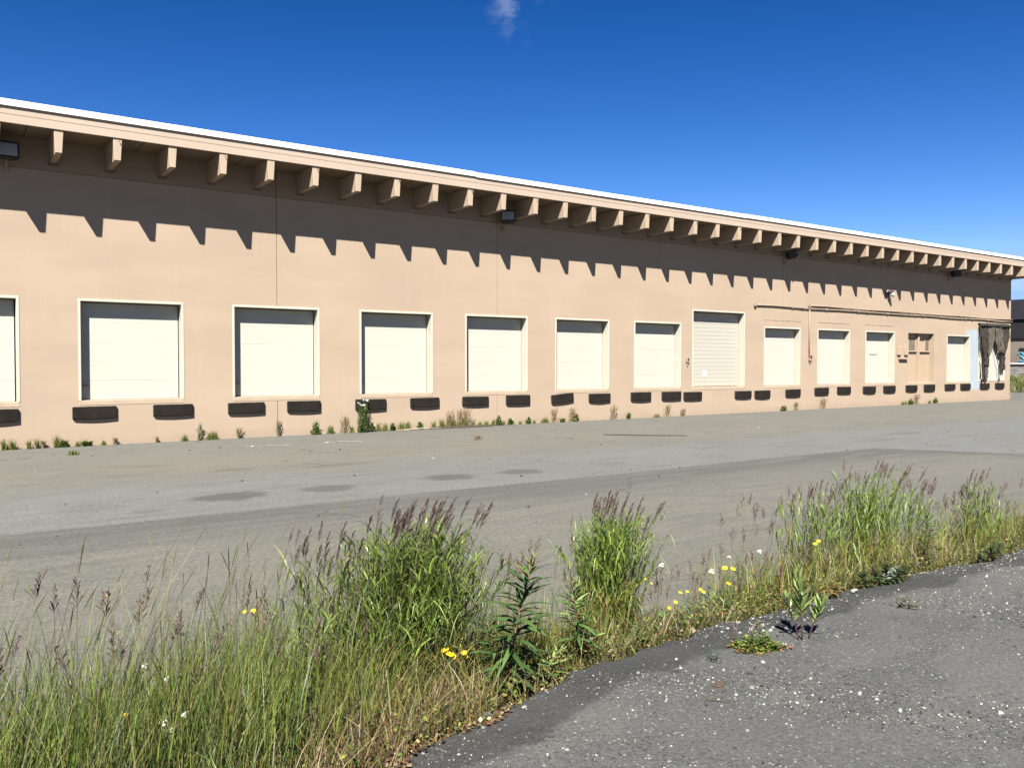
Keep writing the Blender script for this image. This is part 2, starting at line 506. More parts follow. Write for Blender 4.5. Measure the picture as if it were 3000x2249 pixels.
class MB:
    def __init__(self):
        self.v, self.f = [], []

    def poly(self, pts):
        i = len(self.v)
        self.v += [tuple(p) for p in pts]
        self.f.append(tuple(range(i, i + len(pts))))

    def box(self, x0, x1, y0, y1, z0, z1):
        i = len(self.v)
        self.v += [(x0, y0, z0), (x1, y0, z0), (x1, y1, z0), (x0, y1, z0), (x0, y0, z1), (x1, y0, z1), (x1, y1, z1), (x0, y1, z1)]
        for q in ((0, 3, 2, 1), (4, 5, 6, 7), (0, 1, 5, 4), (1, 2, 6, 5), (2, 3, 7, 6), (3, 0, 4, 7)):
            self.f.append(tuple(i + k for k in q))
        return self

    def hexa(self, b4, t4):
        i = len(self.v)
        self.v += [tuple(p) for p in b4] + [tuple(p) for p in t4]
        for q in ((0, 3, 2, 1), (4, 5, 6, 7), (0, 1, 5, 4), (1, 2, 6, 5), (2, 3, 7, 6), (3, 0, 4, 7)):
            self.f.append(tuple(i + k for k in q))
        return self

    def tube(self, pts, r, n=6, r1=None):
        pts = [Vector(p) for p in pts]
        i0 = len(self.v)
        for k, p in enumerate(pts):
            d = (pts[min(k + 1, len(pts) - 1)] - pts[max(k - 1, 0)]).normalized()
            a = d.orthogonal().normalized() if abs(d.z) > .99 else d.cross(Vector((0, 0, 1))).normalized()
            bb = d.cross(a)
            rr = r if r1 is None else r + (r1 - r) * k / (len(pts) - 1)
            for j in range(n):
                an = 2 * math.pi * j / n
                self.v.append(tuple(p + a * math.cos(an) * rr + bb * math.sin(an) * rr))
        for k in range(len(pts) - 1):
            for j in range(n):
                a_ = i0 + k * n + j
                b_ = i0 + k * n + (j + 1) % n
                self.f.append((a_, b_, b_ + n, a_ + n))
        self.f.append(tuple(i0 + j for j in reversed(range(n))))
        self.f.append(tuple(i0 + (len(pts) - 1) * n + j for j in range(n)))
        return self

    def mesh(self, name, mat, smooth=False):
        me = bpy.data.meshes.new(name)
        me.from_pydata(self.v, [], self.f)
        if isinstance(mat, (list, tuple)):
            for mm in mat:
                me.materials.append(mm)
        else:
            me.materials.append(mat)
        if smooth:
            me.polygons.foreach_set('use_smooth', [True] * len(me.polygons))
        me.update()
        return me


def set_parent(o, par):
    o.parent = par


def ob(name, me, parent=None, loc=(0, 0, 0), rot=(0, 0, 0), scale=(1, 1, 1)):
    o = bpy.data.objects.new(name, me)
    COL.objects.link(o)
    o.location = loc
    o.rotation_euler = rot
    o.scale = scale
    if parent is not None:
        o.parent = parent
    return o


def empty(name, loc=(0, 0, 0), rotz=0):
    o = bpy.data.objects.new(name, None)
    o.empty_display_size = .2
    COL.objects.link(o)
    o.location = loc
    o.rotation_euler = (0, 0, rotz)
    return o


def tag(o, label=None, cat=None, group=None, kind=None):
    if label:
        o['label'] = label
    if cat:
        o['category'] = cat
    if group:
        o['group'] = group
    if kind:
        o['kind'] = kind
    return o


def bevel(o, w=.01, seg=2):
    md = o.modifiers.new('bevel', 'BEVEL')
    md.width = w
    md.segments = seg
    md.limit_method = 'ANGLE'
    return o


rng = random.Random(11)
nr = np.random.default_rng(5)

# ------------------------------------------------------------------ ground surfaces
D = 22.28            # the dock wall stands this far from the camera


def pe(s):           # near edge of the verge (edge of the lot the camera stands on)
    return float(np.interp(s, [-14, 0, .81, 1.52, 1.92, 2.53, 3.34, 5.26, 7.79, 12, 20, 45], [1.7, 2.28, 2.58, 2.97, 3.14, 3.30, 3.46, 3.49, 3.38, 3.44, 3.34, 3.4])) + .03 * math.sin(s * 5.1) + .02 * math.sin(s * 11.3 + 1) + .012 * math.sin(s * 23.7) + .012 * math.sin(s * 41.3 + 2) * math.sin(s * 7.7)


def pf(s):           # far edge of the verge
    return float(np.interp(s, [-14, 0, 2, 5, 8, 14, 45], [4.9, 5.0, 4.75, 4.75, 4.9, 4.9, 5.0])) + .10 * math.sin(s * 2.3) + .05 * math.sin(s * 6.1)


LOTZ = .40


def gz(s, p):
    e, f = pe(s), pf(s)
    if p <= e:
        tt = min(1, max(0, (p - (e - .42)) / .42))
        return LOTZ - .06 * tt ** 1.5
    tt = (p - e) / (f - e)
    if tt >= 1:
        return -.03 * min(1, (tt - 1) * 5)
    return (LOTZ - .10) * (1 - tt) ** 1.15 + .012 * math.sin(s * 9) * math.sin(p * 8) * (1 - tt)


def sheet(name, s_vals, p_fn, npp, mat, zf):
    v, f = [], []
    for s in s_vals:
        for k in range(npp):
            pp = p_fn(s, k / (npp - 1))
            v.append((s, pp, zf(s, pp)))
    for i in range(len(s_vals) - 1):
        for k in range(npp - 1):
            a = i * npp + k
            f.append((a, a + npp, a + npp + 1, a + 1))
    me = bpy.data.meshes.new(name)
    me.from_pydata(v, [], f)
    me.materials.append(mat)
    me.polygons.foreach_set('use_smooth', [True] * len(f))
    o = ob(name, me)
    o['kind'] = 'structure'
    return o


mb = MB()
mb.poly([(-3000, -3000, -.12), (3000, -3000, -.12), (3000, 3000, -.12), (-3000, 3000, -.12)])
tag(ob('ground', mb.mesh('ground', M_FAR)), kind='structure')

# the yard: gently uneven sheet
ys = list(np.linspace(-30, 60, 46)) + [66, 75]
yp = list(np.linspace(4.3, 30, 40))
v, f = [], []
for s in ys:
    for p in yp:
        v.append((s, p, 0.0 if p > 21.5 else .012 * math.sin(s * .7 + 1) * math.sin(p * .9) * min(1, (21.5 - p) / 4)))
for i in range(len(ys) - 1):
    for k in range(len(yp) - 1):
        a = i * len(yp) + k
        f.append((a, a + len(yp), a + len(yp) + 1, a + 1))
me = bpy.data.meshes.new('yard_asphalt')
me.from_pydata(v, [], f)
me.materials.append(M_YARD)
me.polygons.foreach_set('use_smooth', [True] * len(f))
tag(ob('yard_asphalt', me), kind='structure')

sv = list(np.arange(-14, 0, .12)) + list(np.arange(0, 10, .04)) + list(np.arange(10, 46, .12))
sheet('verge_soil', sv, lambda s, k: pe(s) - .06 + (pf(s) + .25 - pe(s) + .06) * k, 22, M_SOIL, lambda s, p: gz(s, p) - (.012 if p < pe(s) + .02 else 0))


def lot_z(s, p):
    return gz(s, p) + .004 * math.sin(s * 3.1) * math.sin(p * 2.7)


def lot_p(s, k):
    e = pe(s)
    if k > .3:
        return e - .6 + .6 * (k - .3) / .7
    return -25 + (e - .6 + 25) * (k / .3)


lot = sheet('asphalt_lot', sv, lot_p, 31, M_LOT, lot_z)
# the outer strip of the lot is a darker, tarry band: how far a point lies inside it
ea = lot.data.attributes.new('edge_band', 'FLOAT', 'POINT')
ea.data.foreach_set('value', [max(0.0, min(1.0, (.46 - (pe(v_.co.x) - v_.co.y)) / .16)) for v_ in lot.data.vertices])
# broken lip of the lot surface
v, f = [], []
for i, s in enumerate(sv):
    e = pe(s)
    z = lot_z(s, e)
    v += [(s, e, z), (s, e + .012, z - .05)]
    if i:
        a = 2 * i
        f.append((a - 2, a, a + 1, a - 1))
me = bpy.data.meshes.new('asphalt_lip')
me.from_pydata(v, [], f)
me.materials.append(M_LOT)
tag(ob('asphalt_lip', me), kind='structure')

# ------------------------------------------------------------------ the warehouse
WH = empty('warehouse', (24.0, D, 0))
tag(WH, 'long beige concrete warehouse with a row of white dock doors and projecting roof beams', 'warehouse')
OX, OY = 24.0, D


def wpart(name, mb_, mat, parent=None, bev=0, smooth=False):
    """part of the warehouse from world coordinates"""
    par = parent or WH
    off = Vector((OX, OY, 0))
    if par is not WH:
        off = off + par_off.get(par.name, Vector((0, 0, 0)))
    mb_.v = [(x - off.x, y - off.y, z - off.z) for x, y, z in mb_.v]
    o = ob(name, mb_.mesh(name, mat, smooth), par)
    if bev:
        bevel(o, bev)
    return o


par_off = {}
S0, S1 = -8.0, 49.3       # wall ends
WTH = .30
ZB = 6.50                 # joint under the beam band
DOORS = []
for k, c in enumerate([-3.25, .33, 3.965, 7.615, 11.25, 14.83, 18.40, 22.02]):
    DOORS.append(dict(l=c - 1.215, r=c + 1.215, b=1.09, t=3.55, kind='wood', n=k - 1))
DOORS.append(dict(l=23.83, r=26.89, b=1.08, t=4.08, kind='slat', n=7))
for k, c in enumerate([29.29, 32.90, 36.53]):
    DOORS.append(dict(l=c - 1.21, r=c + 1.21, b=1.08, t=3.53, kind='wood', n=8 + k))
DOORS.append(dict(l=38.92, r=41.30, b=1.07, t=3.50, kind='tan', n=11))
DOORS.append(dict(l=42.52, r=44.86, b=1.06, t=3.48, kind='wood', n=12))
DOORS.append(dict(l=45.72, r=48.70, b=1.05, t=4.16, kind='curtain', n=13))

JOINTS = [-6.8, .40, 7.61, 14.83, 22.05, 29.31, 36.55, 43.73]
edges = [S0] + JOINTS + [S1]
edges = sorted(set(e for e in edges if S0 <= e <= S1))
GAP = .008


def panel(s0, s1):
    ops = [(max(d['l'], s0), min(d['r'], s1), d['b'], d['t']) for d in DOORS if d['l'] < s1 and d['r'] > s0]
    ss = sorted(set([s0, s1] + [x for o_ in ops for x in o_[:2]]))
    zs = sorted(set([-.3, ZB] + [x for o_ in ops for x in o_[2:]]))

    def solid(i, j):
        if i < 0 or j < 0 or i >= len(ss) - 1 or j >= len(zs) - 1:
            return False
        cs, cz = (ss[i] + ss[i + 1]) / 2, (zs[j] + zs[j + 1]) / 2
        return not any(a < cs < b_ and c_ < cz < d_ for a, b_, c_, d_ in ops)
    mb_ = MB()
    y0, y1 = D, D + WTH
    for i in range(len(ss) - 1):
        for j in range(len(zs) - 1):
            if not solid(i, j):
                continue
            a, b_, c_, d_ = ss[i], ss[i + 1], zs[j], zs[j + 1]
            mb_.poly([(a, y0, c_), (b_, y0, c_), (b_, y0, d_), (a, y0, d_)])
            mb_.poly([(b_, y1, c_), (a, y1, c_), (a, y1, d_), (b_, y1, d_)])
            if not solid(i - 1, j):
                mb_.poly([(a, y1, c_), (a, y0, c_), (a, y0, d_), (a, y1, d_)])
            if not solid(i + 1, j):
                mb_.poly([(b_, y0, c_), (b_, y1, c_), (b_, y1, d_), (b_, y0, d_)])
            if not solid(i, j - 1):
                mb_.poly([(a, y1, c_), (b_, y1, c_), (b_, y0, c_), (a, y0, c_)])
            if not solid(i, j + 1):
                mb_.poly([(a, y0, d_), (b_, y0, d_), (b_, y1, d_), (a, y1, d_)])
    return mb_


for i in range(len(edges) - 1):
    a = edges[i] + (GAP if i else 0)
    b_ = edges[i + 1] - (GAP if i < len(edges) - 2 else 0)
    wpart('wall_panel', panel(a, b_), M_WALL)
    if i:
        # recessed sealant in the joint, leaving out the door openings
        js = edges[i]
        spans = [(-.3, ZB)]
        for d in DOORS:
            if d['l'] < js < d['r']:
                spans = [(-.3, d['b'] - .005), (d['t'] + .005, ZB)]
        mb = MB()
        for z0, z1 in spans:
            mb.box(js - GAP, js + GAP, D + .022, D + .2, z0, z1)
        wpart('joint_sealant', mb, M_SHADOWGAP)

# band above the panels, slightly set back, that carries the roof beams
bands = [S0] + JOINTS + [S1]
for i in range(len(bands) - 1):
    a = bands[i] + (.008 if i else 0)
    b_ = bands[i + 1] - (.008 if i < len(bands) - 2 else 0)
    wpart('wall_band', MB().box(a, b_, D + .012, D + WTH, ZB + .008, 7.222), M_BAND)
wpart('band_joint', MB().box(S0 + .02, S1 - .02, D + .03, D + .25, ZB - .001, ZB + .009), M_SHADOWGAP)

# roof: precast double tees, each a slab with two tapering stems
B0, BS = 2.275, 1.2036
OV = 1.17
stem = MB()
y0, y1 = -OV, .25
stem.hexa([(-.068, y0, 6.69), (.068, y0, 6.69), (.068, y1, 6.69), (-.068, y1, 6.69)],
          [(-.102, y0, 7.223), (.102, y0, 7.223), (.102, y1, 7.223), (-.102, y1, 7.223)])
STEM = stem.mesh('stem', M_BEAM)
pocket = MB().box(-.10, .10, -.035, .03, 6.63, 6.68).mesh('bearing_pad', M_SHADOWGAP)
hook = MB().tube([(.03, 0, .06), (.04, -.012, .03), (.055, -.014, -.01), (.06, -.004, -.04)], .007, 5).mesh('lifting_hook', M_DARKMETAL)
for k in range(-5, 20):
    n0 = 2 * k
    c0 = B0 + BS * (n0 + .5)
    a, b_ = c0 - BS + .01, c0 + BS - .01
    if a > 50.3:
        continue
    b_ = min(b_, 50.35)
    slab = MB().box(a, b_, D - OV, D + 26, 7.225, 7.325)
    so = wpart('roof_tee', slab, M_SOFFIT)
    for q in (0, 1):
        sx_ = B0 + BS * (n0 + q)
        if sx_ > 50.2:
            continue
        jit = rng.uniform(-.012, .012)
        o = ob('beam_stem', STEM, so, (sx_ + jit - OX, rng.uniform(-.012, .006), rng.uniform(-.006, .004)))
        bevel(o, .012, 1)
        ob('bearing_pad', pocket, so, (sx_ + jit - OX, 0, 0))
        if q == 1:
            ob('lifting_hook', hook, so, (sx_ - OX, -OV - .008, 7.095))
    # slab joint filler, set up into the gap
    wpart('slab_joint', MB().box(b_ + .001, b_ + .019, D - OV + .02, D + 2, 7.25, 7.315), M_SHADOWGAP, so)

# fascia in two courses and the white metal cap, in lengths
cuts = [S0 - 1, 1.15, 13.25, 25.4, 37.5, 50.42]
for i in range(len(cuts) - 1):
    a, b_ = cuts[i] + .003, cuts[i + 1] - .003
    dz = (.0, .012, -.004, .006, 0)[i]
    wpart('fascia_board', MB().box(a, b_, D - OV - .032, D - OV - .002, 7.20, 7.385), M_FASCIA, None, .006)
    wpart('fascia_trim', MB().box(a, b_, D - OV - .038, D - OV - .004, 7.386, 7.565), M_FASCIA, None, .006)
    mb = MB()
    mb.box(a, b_, D - OV - .085, D - OV - .047, 7.545 + dz, 7.685 + dz)
    mb.box(a, b_, D - OV - .0469, D - OV + .35, 7.64 + dz, 7.684 + dz)
    wpart('roof_cap', mb, M_CAP, None, .006)
wpart('roof_deck', MB().box(S0 - 1, 50.35, D - OV + .36, D + 26, 7.33, 7.64), M_ROOF)
wpart('end_wall', MB().box(S1 - .3, S1, D + WTH + .002, D + 25, -.3, 7.22), M_WALL)
wpart('rear_wall', MB().box(S0, S1, D + 25.01, D + 25.3, -.3, 7.22), M_WALL)
wpart('end_wall', MB().box(S0, S0 + .3, D + WTH + .002, D + 25, -.3, 7.22), M_WALL)
wpart('dock_floor', MB().box(S0 + .31, S1 - .31, D + WTH + .002, D + 25, -.2, 1.0), M_INTERIOR)
wpart('end_fascia', MB().box(50.36, 50.40, D - OV, D + 26, 7.20, 7.56), M_FASCIA)

# doors
CW = .062
REC = .265
handle_me = MB().box(0, .13, -.03, 0, -.012, .012).box(0, .02, -.035, .005, -.03, .03).mesh('door_handle', M_PIPE)


def cracked_casing(d):
    mb_ = MB()
    l, r, b_, t_ = d['l'], d['r'], d['b'], d['t']
    y0_, y1_ = D - .012, D + WTH + .04
    mb_.box(l + .002, l + CW, y0_, y1_, b_ + .001, t_ - .001)
    mb_.box(r - CW, r - .002, y0_, y1_, b_ + .001, t_ - .001)
    mb_.box(l + CW + .001, r - CW - .001, y0_ - .003, y1_, t_ - CW, t_ - .001)
    return mb_


for d in DOORS:
    l, r, b_, t_ = d['l'], d['r'], d['b'], d['t']
    k = d['kind']
    if k in ('wood', 'slat'):
        c = wpart('dock_door', cracked_casing(d), M_TRIM, None, .006)
        yi = D + REC + rng.uniform(-.01, .02)
        il, ir, it = l + CW + .004, r - CW - .028, t_ - CW - .022
        if k == 'wood':
            ns = 5
            hh = (it - b_ - .012) / ns
            for q in range(ns):
                z0 = b_ + .012 + hh * q
                yo = yi + rng.uniform(-.0015, .0015)
                wpart('door_section', MB().box(il, ir, yo, yo + .04, z0 + .0007, z0 + hh - .0007), M_DOOR, c, .0015)
            if d['n'] in (1, 2, 3, 5, 8):
                o = ob('door_handle', handle_me, c, (il + .06 - OX, yi - OY - .003, b_ + .36))
            if d['n'] == 10:
                wpart('door_latch', MB().box(l + .75, l + 1.35, yi - .02, yi - .002, 2.43, 2.45), M_PIPE, c)
        else:
            ns = 19
            hh = (it - b_ - .02) / ns
            for q in range(ns):
                z0 = b_ + .02 + hh * q
                mb = MB()
                a, e, y = il, ir, yi
                pts = [(y + .006, z0), (y, z0 + .012), (y - .001, z0 + hh * .5), (y, z0 + hh - .012), (y + .006, z0 + hh - .001)]
                for j in range(4):
                    mb.poly([(a, pts[j][0], pts[j][1]), (e, pts[j][0], pts[j][1]), (e, pts[j + 1][0], pts[j + 1][1]), (a, pts[j + 1][0], pts[j + 1][1])])
                mb.poly([(a, p_[0], p_[1]) for p_ in pts])
                mb.poly([(e, p_[0], p_[1]) for p_ in reversed(pts)])
                wpart('door_slat', mb, M_SLAT, c)
            wpart('notice_paper', MB().box(l + .86, l + 1.10, yi - .010, yi - .007, 1.47, 1.72), M_WHITE, c)
        # concrete sill under the door
        mb = MB().box(l + .01, r - .01, D - .007, D + WTH, b_ - .115, b_ + .006)
        o = wpart('door_sill', mb, M_SILL, None, .012)
    elif k == 'tan':
        c = wpart('infill_bay', MB().box(l + .002, r - .002, D + .26, D + .34, b_ + .002, t_ - .002), M_TAN)
        wpart('mullion', MB().box((l + r) / 2 - .06, (l + r) / 2 + .06, D + .12, D + .259, b_ + .002, t_ - .003), M_TAN, c, .006)
        for wx0, wx1 in ((l + .42, l + 1.0), (r - .95, r - .36)):
            pass
        for wx0, wx1 in ((39.36, 39.93), (40.86, 41.36 - .14)):
            wpart('window_board', MB().box(wx0, wx1, D + .235, D + .258, 2.70, 3.22), M_PLY, c)
            fr = MB()
            fr.box(wx0 - .05, wx0 - .001, D + .215, D + .2585, 2.66, 3.26)
            fr.box(wx1 + .001, wx1 + .05, D + .215, D + .2585, 2.66, 3.26)
            fr.box(wx0 - .001, wx1 + .001, D + .216, D + .2585, 3.221, 3.26)
            wpart('window_frame', fr, M_TAN, c)
        for sx0, sx1 in ((l + .02, (l + r) / 2 - .08), ((l + r) / 2 + .08, r - .05)):
            wpart('window_sill', MB().box(sx0, sx1, D + .17, D + .2595, 2.585, 2.655), M_TAN, c, .005)
        wpart('door_sill', MB().box(l + .01, r - .01, D - .007, D + WTH, b_ - .115, b_ + .003), M_SILL, None, .012)
    else:
        c = wpart('blank_door', MB().box(l + .002, r - .002, D + .07, D + .12, b_ + .002, t_ - .002), M_DOOR)
        fr = MB()
        fr.box(l + .003, l + .12, D - .010, D + .069, b_ + .14, t_ - .003)
        fr.box(r - .14, r - .003, D - .010, D + .069, b_ + .14, t_ - .003)
        fr.box(l + .003, r - .003, D - .016, D + .069, b_ + .003, b_ + .139)
        fr.box(l + .121, r - .141, D - .011, D + .069, t_ - .14, t_ - .003)
        wpart('door_frame', fr, M_TRIM, c, .006)

# dock bumpers
BUMP = [(.55, 1.50), (2.62, 3.57), (4.43, 5.37), (6.28, 7.23), (7.88, 8.82), (9.90, 10.85), (11.68, 12.65), (13.51, 14.46), (15.17, 16.10),
        (17.02, 17.95), (18.67, 19.63), (20.65, 21.62), (22.21, 23.19), (23.37, 24.33), (26.29, 27.25), (27.50, 28.44), (29.50, 30.46),
        (31.50, 32.46), (33.15, 34.12), (35.14, 36.10), (36.80, 37.76), (38.72, 39.68), (40.36, 41.32), (42.34, 43.30), (43.90, 44.86), (45.94, 46.88), (47.58, 48.54)]
for i, (a, e) in enumerate(BUMP):
    z0, z1 = .655 + rng.uniform(-.015, .015), .95 + rng.uniform(-.012, .012)
    if 13 <= i <= 16:
        z0 -= .05
        z1 -= .05
    w = e - a
    mb = MB()
    # rubber block between two end plates, face a little bowed, underside sagging
    N = 8
    sagk = rng.choice((.0, .006, .012, .022))
    ring = []
    for j in range(N + 1):
        x = -w / 2 + .012 + (w - .024) * j / N
        c_ = math.sin(math.pi * j / N)
        fy = -.078 - .010 * c_
        zt = z1 - .8 - rng.uniform(0, .004)
        zb = z0 - .8 - sagk * c_
        k0 = len(mb.v)
        mb.v += [(x, -.002, zb), (x, fy + .012, zb), (x, fy, zb + .014), (x, fy, zt - .014), (x, fy + .012, zt), (x, -.002, zt)]
        ring.append(k0)
    for j in range(N):
        for k in range(6):
            a_, b2 = ring[j] + k, ring[j] + (k + 1) % 6
            c2, d2 = ring[j + 1] + (k + 1) % 6, ring[j + 1] + k
            mb.f.append((a_, b2, c2, d2))
    mb.f.append(tuple(ring[0] + k for k in reversed(range(6))))
    mb.f.append(tuple(ring[N] + k for k in range(6)))
    me = mb.mesh('dock_bumper', M_RUBBER)
    o = ob('dock_bumper', me, WH, ((a + e) / 2 - OX, 0, .8), (0, R(-4.6) if i == 9 else R(rng.uniform(-.5, .5)), 0))
    pl = MB()
    for sgn in (-1, 1):
        pl.box(sgn * w / 2 - .011, sgn * w / 2 + .006, -.06, -.003, z0 - .8 + .012, z1 - .8 - .012)
    ob('end_plate', pl.mesh('end_plate', M_DARKMETAL), o)

# ridges where older openings were closed above doors eight and nine
for a, e, z in ((28.05, 30.5, 3.80), (31.7, 34.1, 3.80), (35.3, 37.6, 3.79)):
    mb = MB()
    x = a
    while x < e:
        L = rng.uniform(.2, .55)
        zz = z + rng.uniform(-.008, .008)
        mb.box(x, min(e, x + L), D - .010 - rng.uniform(0, .006), D - .001, zz, zz + rng.uniform(.008, .02))
        x += L + rng.uniform(.0, .12)
    wpart('plaster_ridge', mb, M_SILL)

# ------------------------------------------------------------------ things fixed on the wall


def flood_light(x, z, yaw, tilt, label):
    r = empty('flood_light', (x, D, z))
    tag(r, label, 'floodlight', 'floodlights under the roof edge')
    br = MB()
    br.tube([(0, -.01, -.30), (0, -.10, -.30), (0, -.18, -.22), (0, -.22, -.12)], .022, 8)
    br.box(-.06, .06, -.025, -.001, -.38, -.22)
    ob('bracket', br.mesh('bracket', M_PIPE), r)
    h = MB()
    # box housing, tapering to the back
    h.hexa([(-.24, -.20, -.20), (.24, -.20, -.20), (.19, .14, -.15), (-.19, .14, -.15)], [(-.24, -.14, .20), (.24, -.14, .20), (.19, .14, .15), (-.19, .14, .15)])
    for k in range(5):
        h.box(-.17 + k * .08, -.155 + k * .08, .139, .18, -.12, .12)
    ho = ob('housing', h.mesh('housing', M_DARKMETAL), r, (0, -.36, .02), (tilt, 0, yaw))
    bevel(ho, .015)
    le = MB().hexa([(-.195, -.215, -.15), (.195, -.215, -.15), (.195, -.19, -.15), (-.195, -.19, -.15)], [(-.195, -.165, .14), (.195, -.165, .14), (.195, -.14, .14), (-.195, -.14, .14)])
    ob('lens', le.mesh('lens', M_LENS), ho)
    return r


flood_light(1.32, 6.74, R(0), R(-6), 'dark box floodlight at the left edge of the photo under the eave')
flood_light(15.02, 6.62, R(-38), R(-14), 'dark floodlight between roof beams above the fourth full dock door')
flood_light(29.35, 6.52, R(55), R(-16), 'dark floodlight half hidden behind a beam above the door right of the roller door')
flood_light(42.6, 6.56, R(50), R(-16), 'small dark floodlight under the eave near the far right corner')

g = empty('wall_lamp', (37.05, D, 5.25))
tag(g, 'small round pale lamp with dark cowl on the wall above the conduits', 'lamp')
mb = MB().box(-.09, .09, -.05, -.001, -.10, .12)
mb.tube([(0, -.02, .08), (0, -.16, .08)], .03, 6)
ob('bracket', mb.mesh('bracket', M_DARKMETAL), g)
hood = MB()
hood.tube([(-.02, -.12, .20), (.03, -.20, .06)], .10, 10, .15)
ob('cowl', hood.mesh('cowl', M_DARKMETAL, True), g)
gl = MB().tube([(.03, -.2, .055), (.06, -.24, .01), (.09, -.28, -.05), (.10, -.30, -.075)], .135, 12, .05)
ob('globe', gl.mesh('globe', M_TRIM, True), g)

# conduits


def conduit(x0, x1, z0, z1, label, drop=None, y=-.05):
    r = empty('conduit', (x0, D, z0))
    tag(r, label, 'conduit', 'pipes along the warehouse wall')
    L = x1 - x0
    pts = []
    n = int(L / 1.2) + 2
    for i in range(n):
        u = i / (n - 1)
        pts.append((u * L, y + .006 * math.sin(i * 1.7), (z1 - z0) * u + .012 * math.sin(i * 1.3)))
    ob('pipe', MB().tube(pts, .027, 8).mesh('pipe', M_PIPE, True), r)
    cl = MB().box(-.02, .02, y - .036, -.001, -.045, .045).mesh('clamp', M_PIPE)
    cp = MB().tube([(-.05, y, 0), (.05, y, 0)], .042, 8).mesh('coupling', M_PIPE)
    for i in range(1, int(L / 2.4)):
        u = i * 2.4 / L
        ob('clamp', cl, r, (i * 2.4, 0, (z1 - z0) * u))
        if i % 2:
            ob('coupling', cp, r, (i * 2.4 + .7, 0, (z1 - z0) * (u + .7 / L)))
    if drop:
        ob('drop_pipe', MB().tube([(0, y, 0), (0, y, drop)], .022, 8).mesh('drop_pipe', M_PIPE, True), r)
        ob('elbow_box', MB().box(-.06, .06, y - .05, -.001, -.06, .06).mesh('elbow_box', M_PIPE), r)
    else:
        ob('end_box', MB().box(-.05, .05, y - .05, -.001, -.06, .05).mesh('end_box', M_PIPE), r)
    return r


conduit(27.45, 49.42, 4.40, 4.34, 'longer lower beige pipe running along the wall above the right-hand doors')
conduit(31.05, 49.42, 4.51, 4.44, 'upper beige pipe with a vertical drop between two doors, above the longer pipe', -2.25)


def small_box(x, z, w, h, dp, label, hang=0):
    r = empty('junction_box', (x, D, z))
    tag(r, label, 'junction box')
    bevel(ob('box', MB().box(-w / 2, w / 2, -dp, -.001, -h / 2, h / 2).mesh('box', M_PIPE), r), .006)
    ob('cover', MB().box(-w * .3, w * .3, -dp - .012, -dp - .001, -h * .1, h * .38).mesh('cover', M_DARKMETAL), r)
    ob('stub', MB().tube([(0, -dp * .5, -h / 2 + .002), (0, -dp * .5, -h / 2 - .12)], .02, 6).mesh('stub', M_PIPE), r)


small_box(31.13, 2.25, .17, .26, .09, 'beige switch box at the foot of the vertical pipe between doors')
small_box(23.55, 2.13, .12, .17, .08, 'small beige socket box on the wall left of the roller door')
r = empty('wall_box', (38.35, D, 2.3))
tag(r, 'pair of beige meter boxes over a wider ledge box left of the tan infill', 'meter boxes')
me = MB().box(-.15, .15, -.09, -.001, .12, .50).mesh('meter_box', M_WALL)
bevel(ob('meter_box', me, r, (-.29, 0, 0)), .008)
bevel(ob('meter_box', me, r, (.32, 0, 0)), .008)
bevel(ob('ledge_box', MB().box(-.30, .40, -.13, -.001, -.09, .0).mesh('ledge_box', M_WALL), r), .008)

# torn dark curtain of the old dock shelter
cu = empty('torn_curtain', (47.2, D, 4.15))
tag(cu, 'torn dark brown dock curtain hanging in rags over the last white door', 'curtain')
mb = MB()
mb.tube([(-1.55 + 3.2 * i / 12, -.16 - .012 * math.sin(i * 2.1), -.10 + .01 * math.sin(i * 1.3)) for i in range(13)], .085, 8)
mb.box(-1.55, 1.66, -.12, -.002, -.02, .02)
ob('header_roll', mb.mesh('header_roll', M_BRONZE, True), cu)


# x relative to 47.2, z relative to 4.15; rows of (z, left, right)
def rag2(rows, mat, seed, y0=-.14, nu=16, torn=.05):
    rr = random.Random(seed)
    zs = [r_[0] for r_ in rows]
    nv = 18
    v, f = [], []
    off = [rr.uniform(-1, 1) for _ in range(nu + 1)]
    for j in range(nv + 1):
        z = zs[0] + (zs[-1] - zs[0]) * j / nv
        xl = float(np.interp(-z, [-a_ for a_ in zs], [r_[1] for r_ in rows]))
        xr = float(np.interp(-z, [-a_ for a_ in zs], [r_[2] for r_ in rows]))
        for i_ in range(nu + 1):
            u = i_ / nu
            yy = y0 + .045 * math.sin(u * 17 + seed + j * .12) * (.5 + .5 * j / nv) + .015 * math.sin(j * .9 + u * 5)
            zz_ = z + (off[i_] * torn * (j / nv) ** 3)
            edge = .02 * math.sin(j * 2.1 + seed) if i_ in (0, nu) else 0
            v.append((xl + (xr - xl) * u + edge, yy, zz_))
    n = nu + 1
    for j in range(nv):
        for i_ in range(nu):
            if rr.random() < .015 and j > 4:
                continue
            f.append((j * n + i_, j * n + i_ + 1, (j + 1) * n + i_ + 1, (j + 1) * n + i_))
    me_ = bpy.data.meshes.new('rag')
    me_.from_pydata(v, [], f)
    me_.materials.append(mat)
    me_.polygons.foreach_set('use_smooth', [True] * len(f))
    o_ = ob('rag', me_, cu)
    md = o_.modifiers.new('thick', 'SOLIDIFY')
    md.thickness = .01


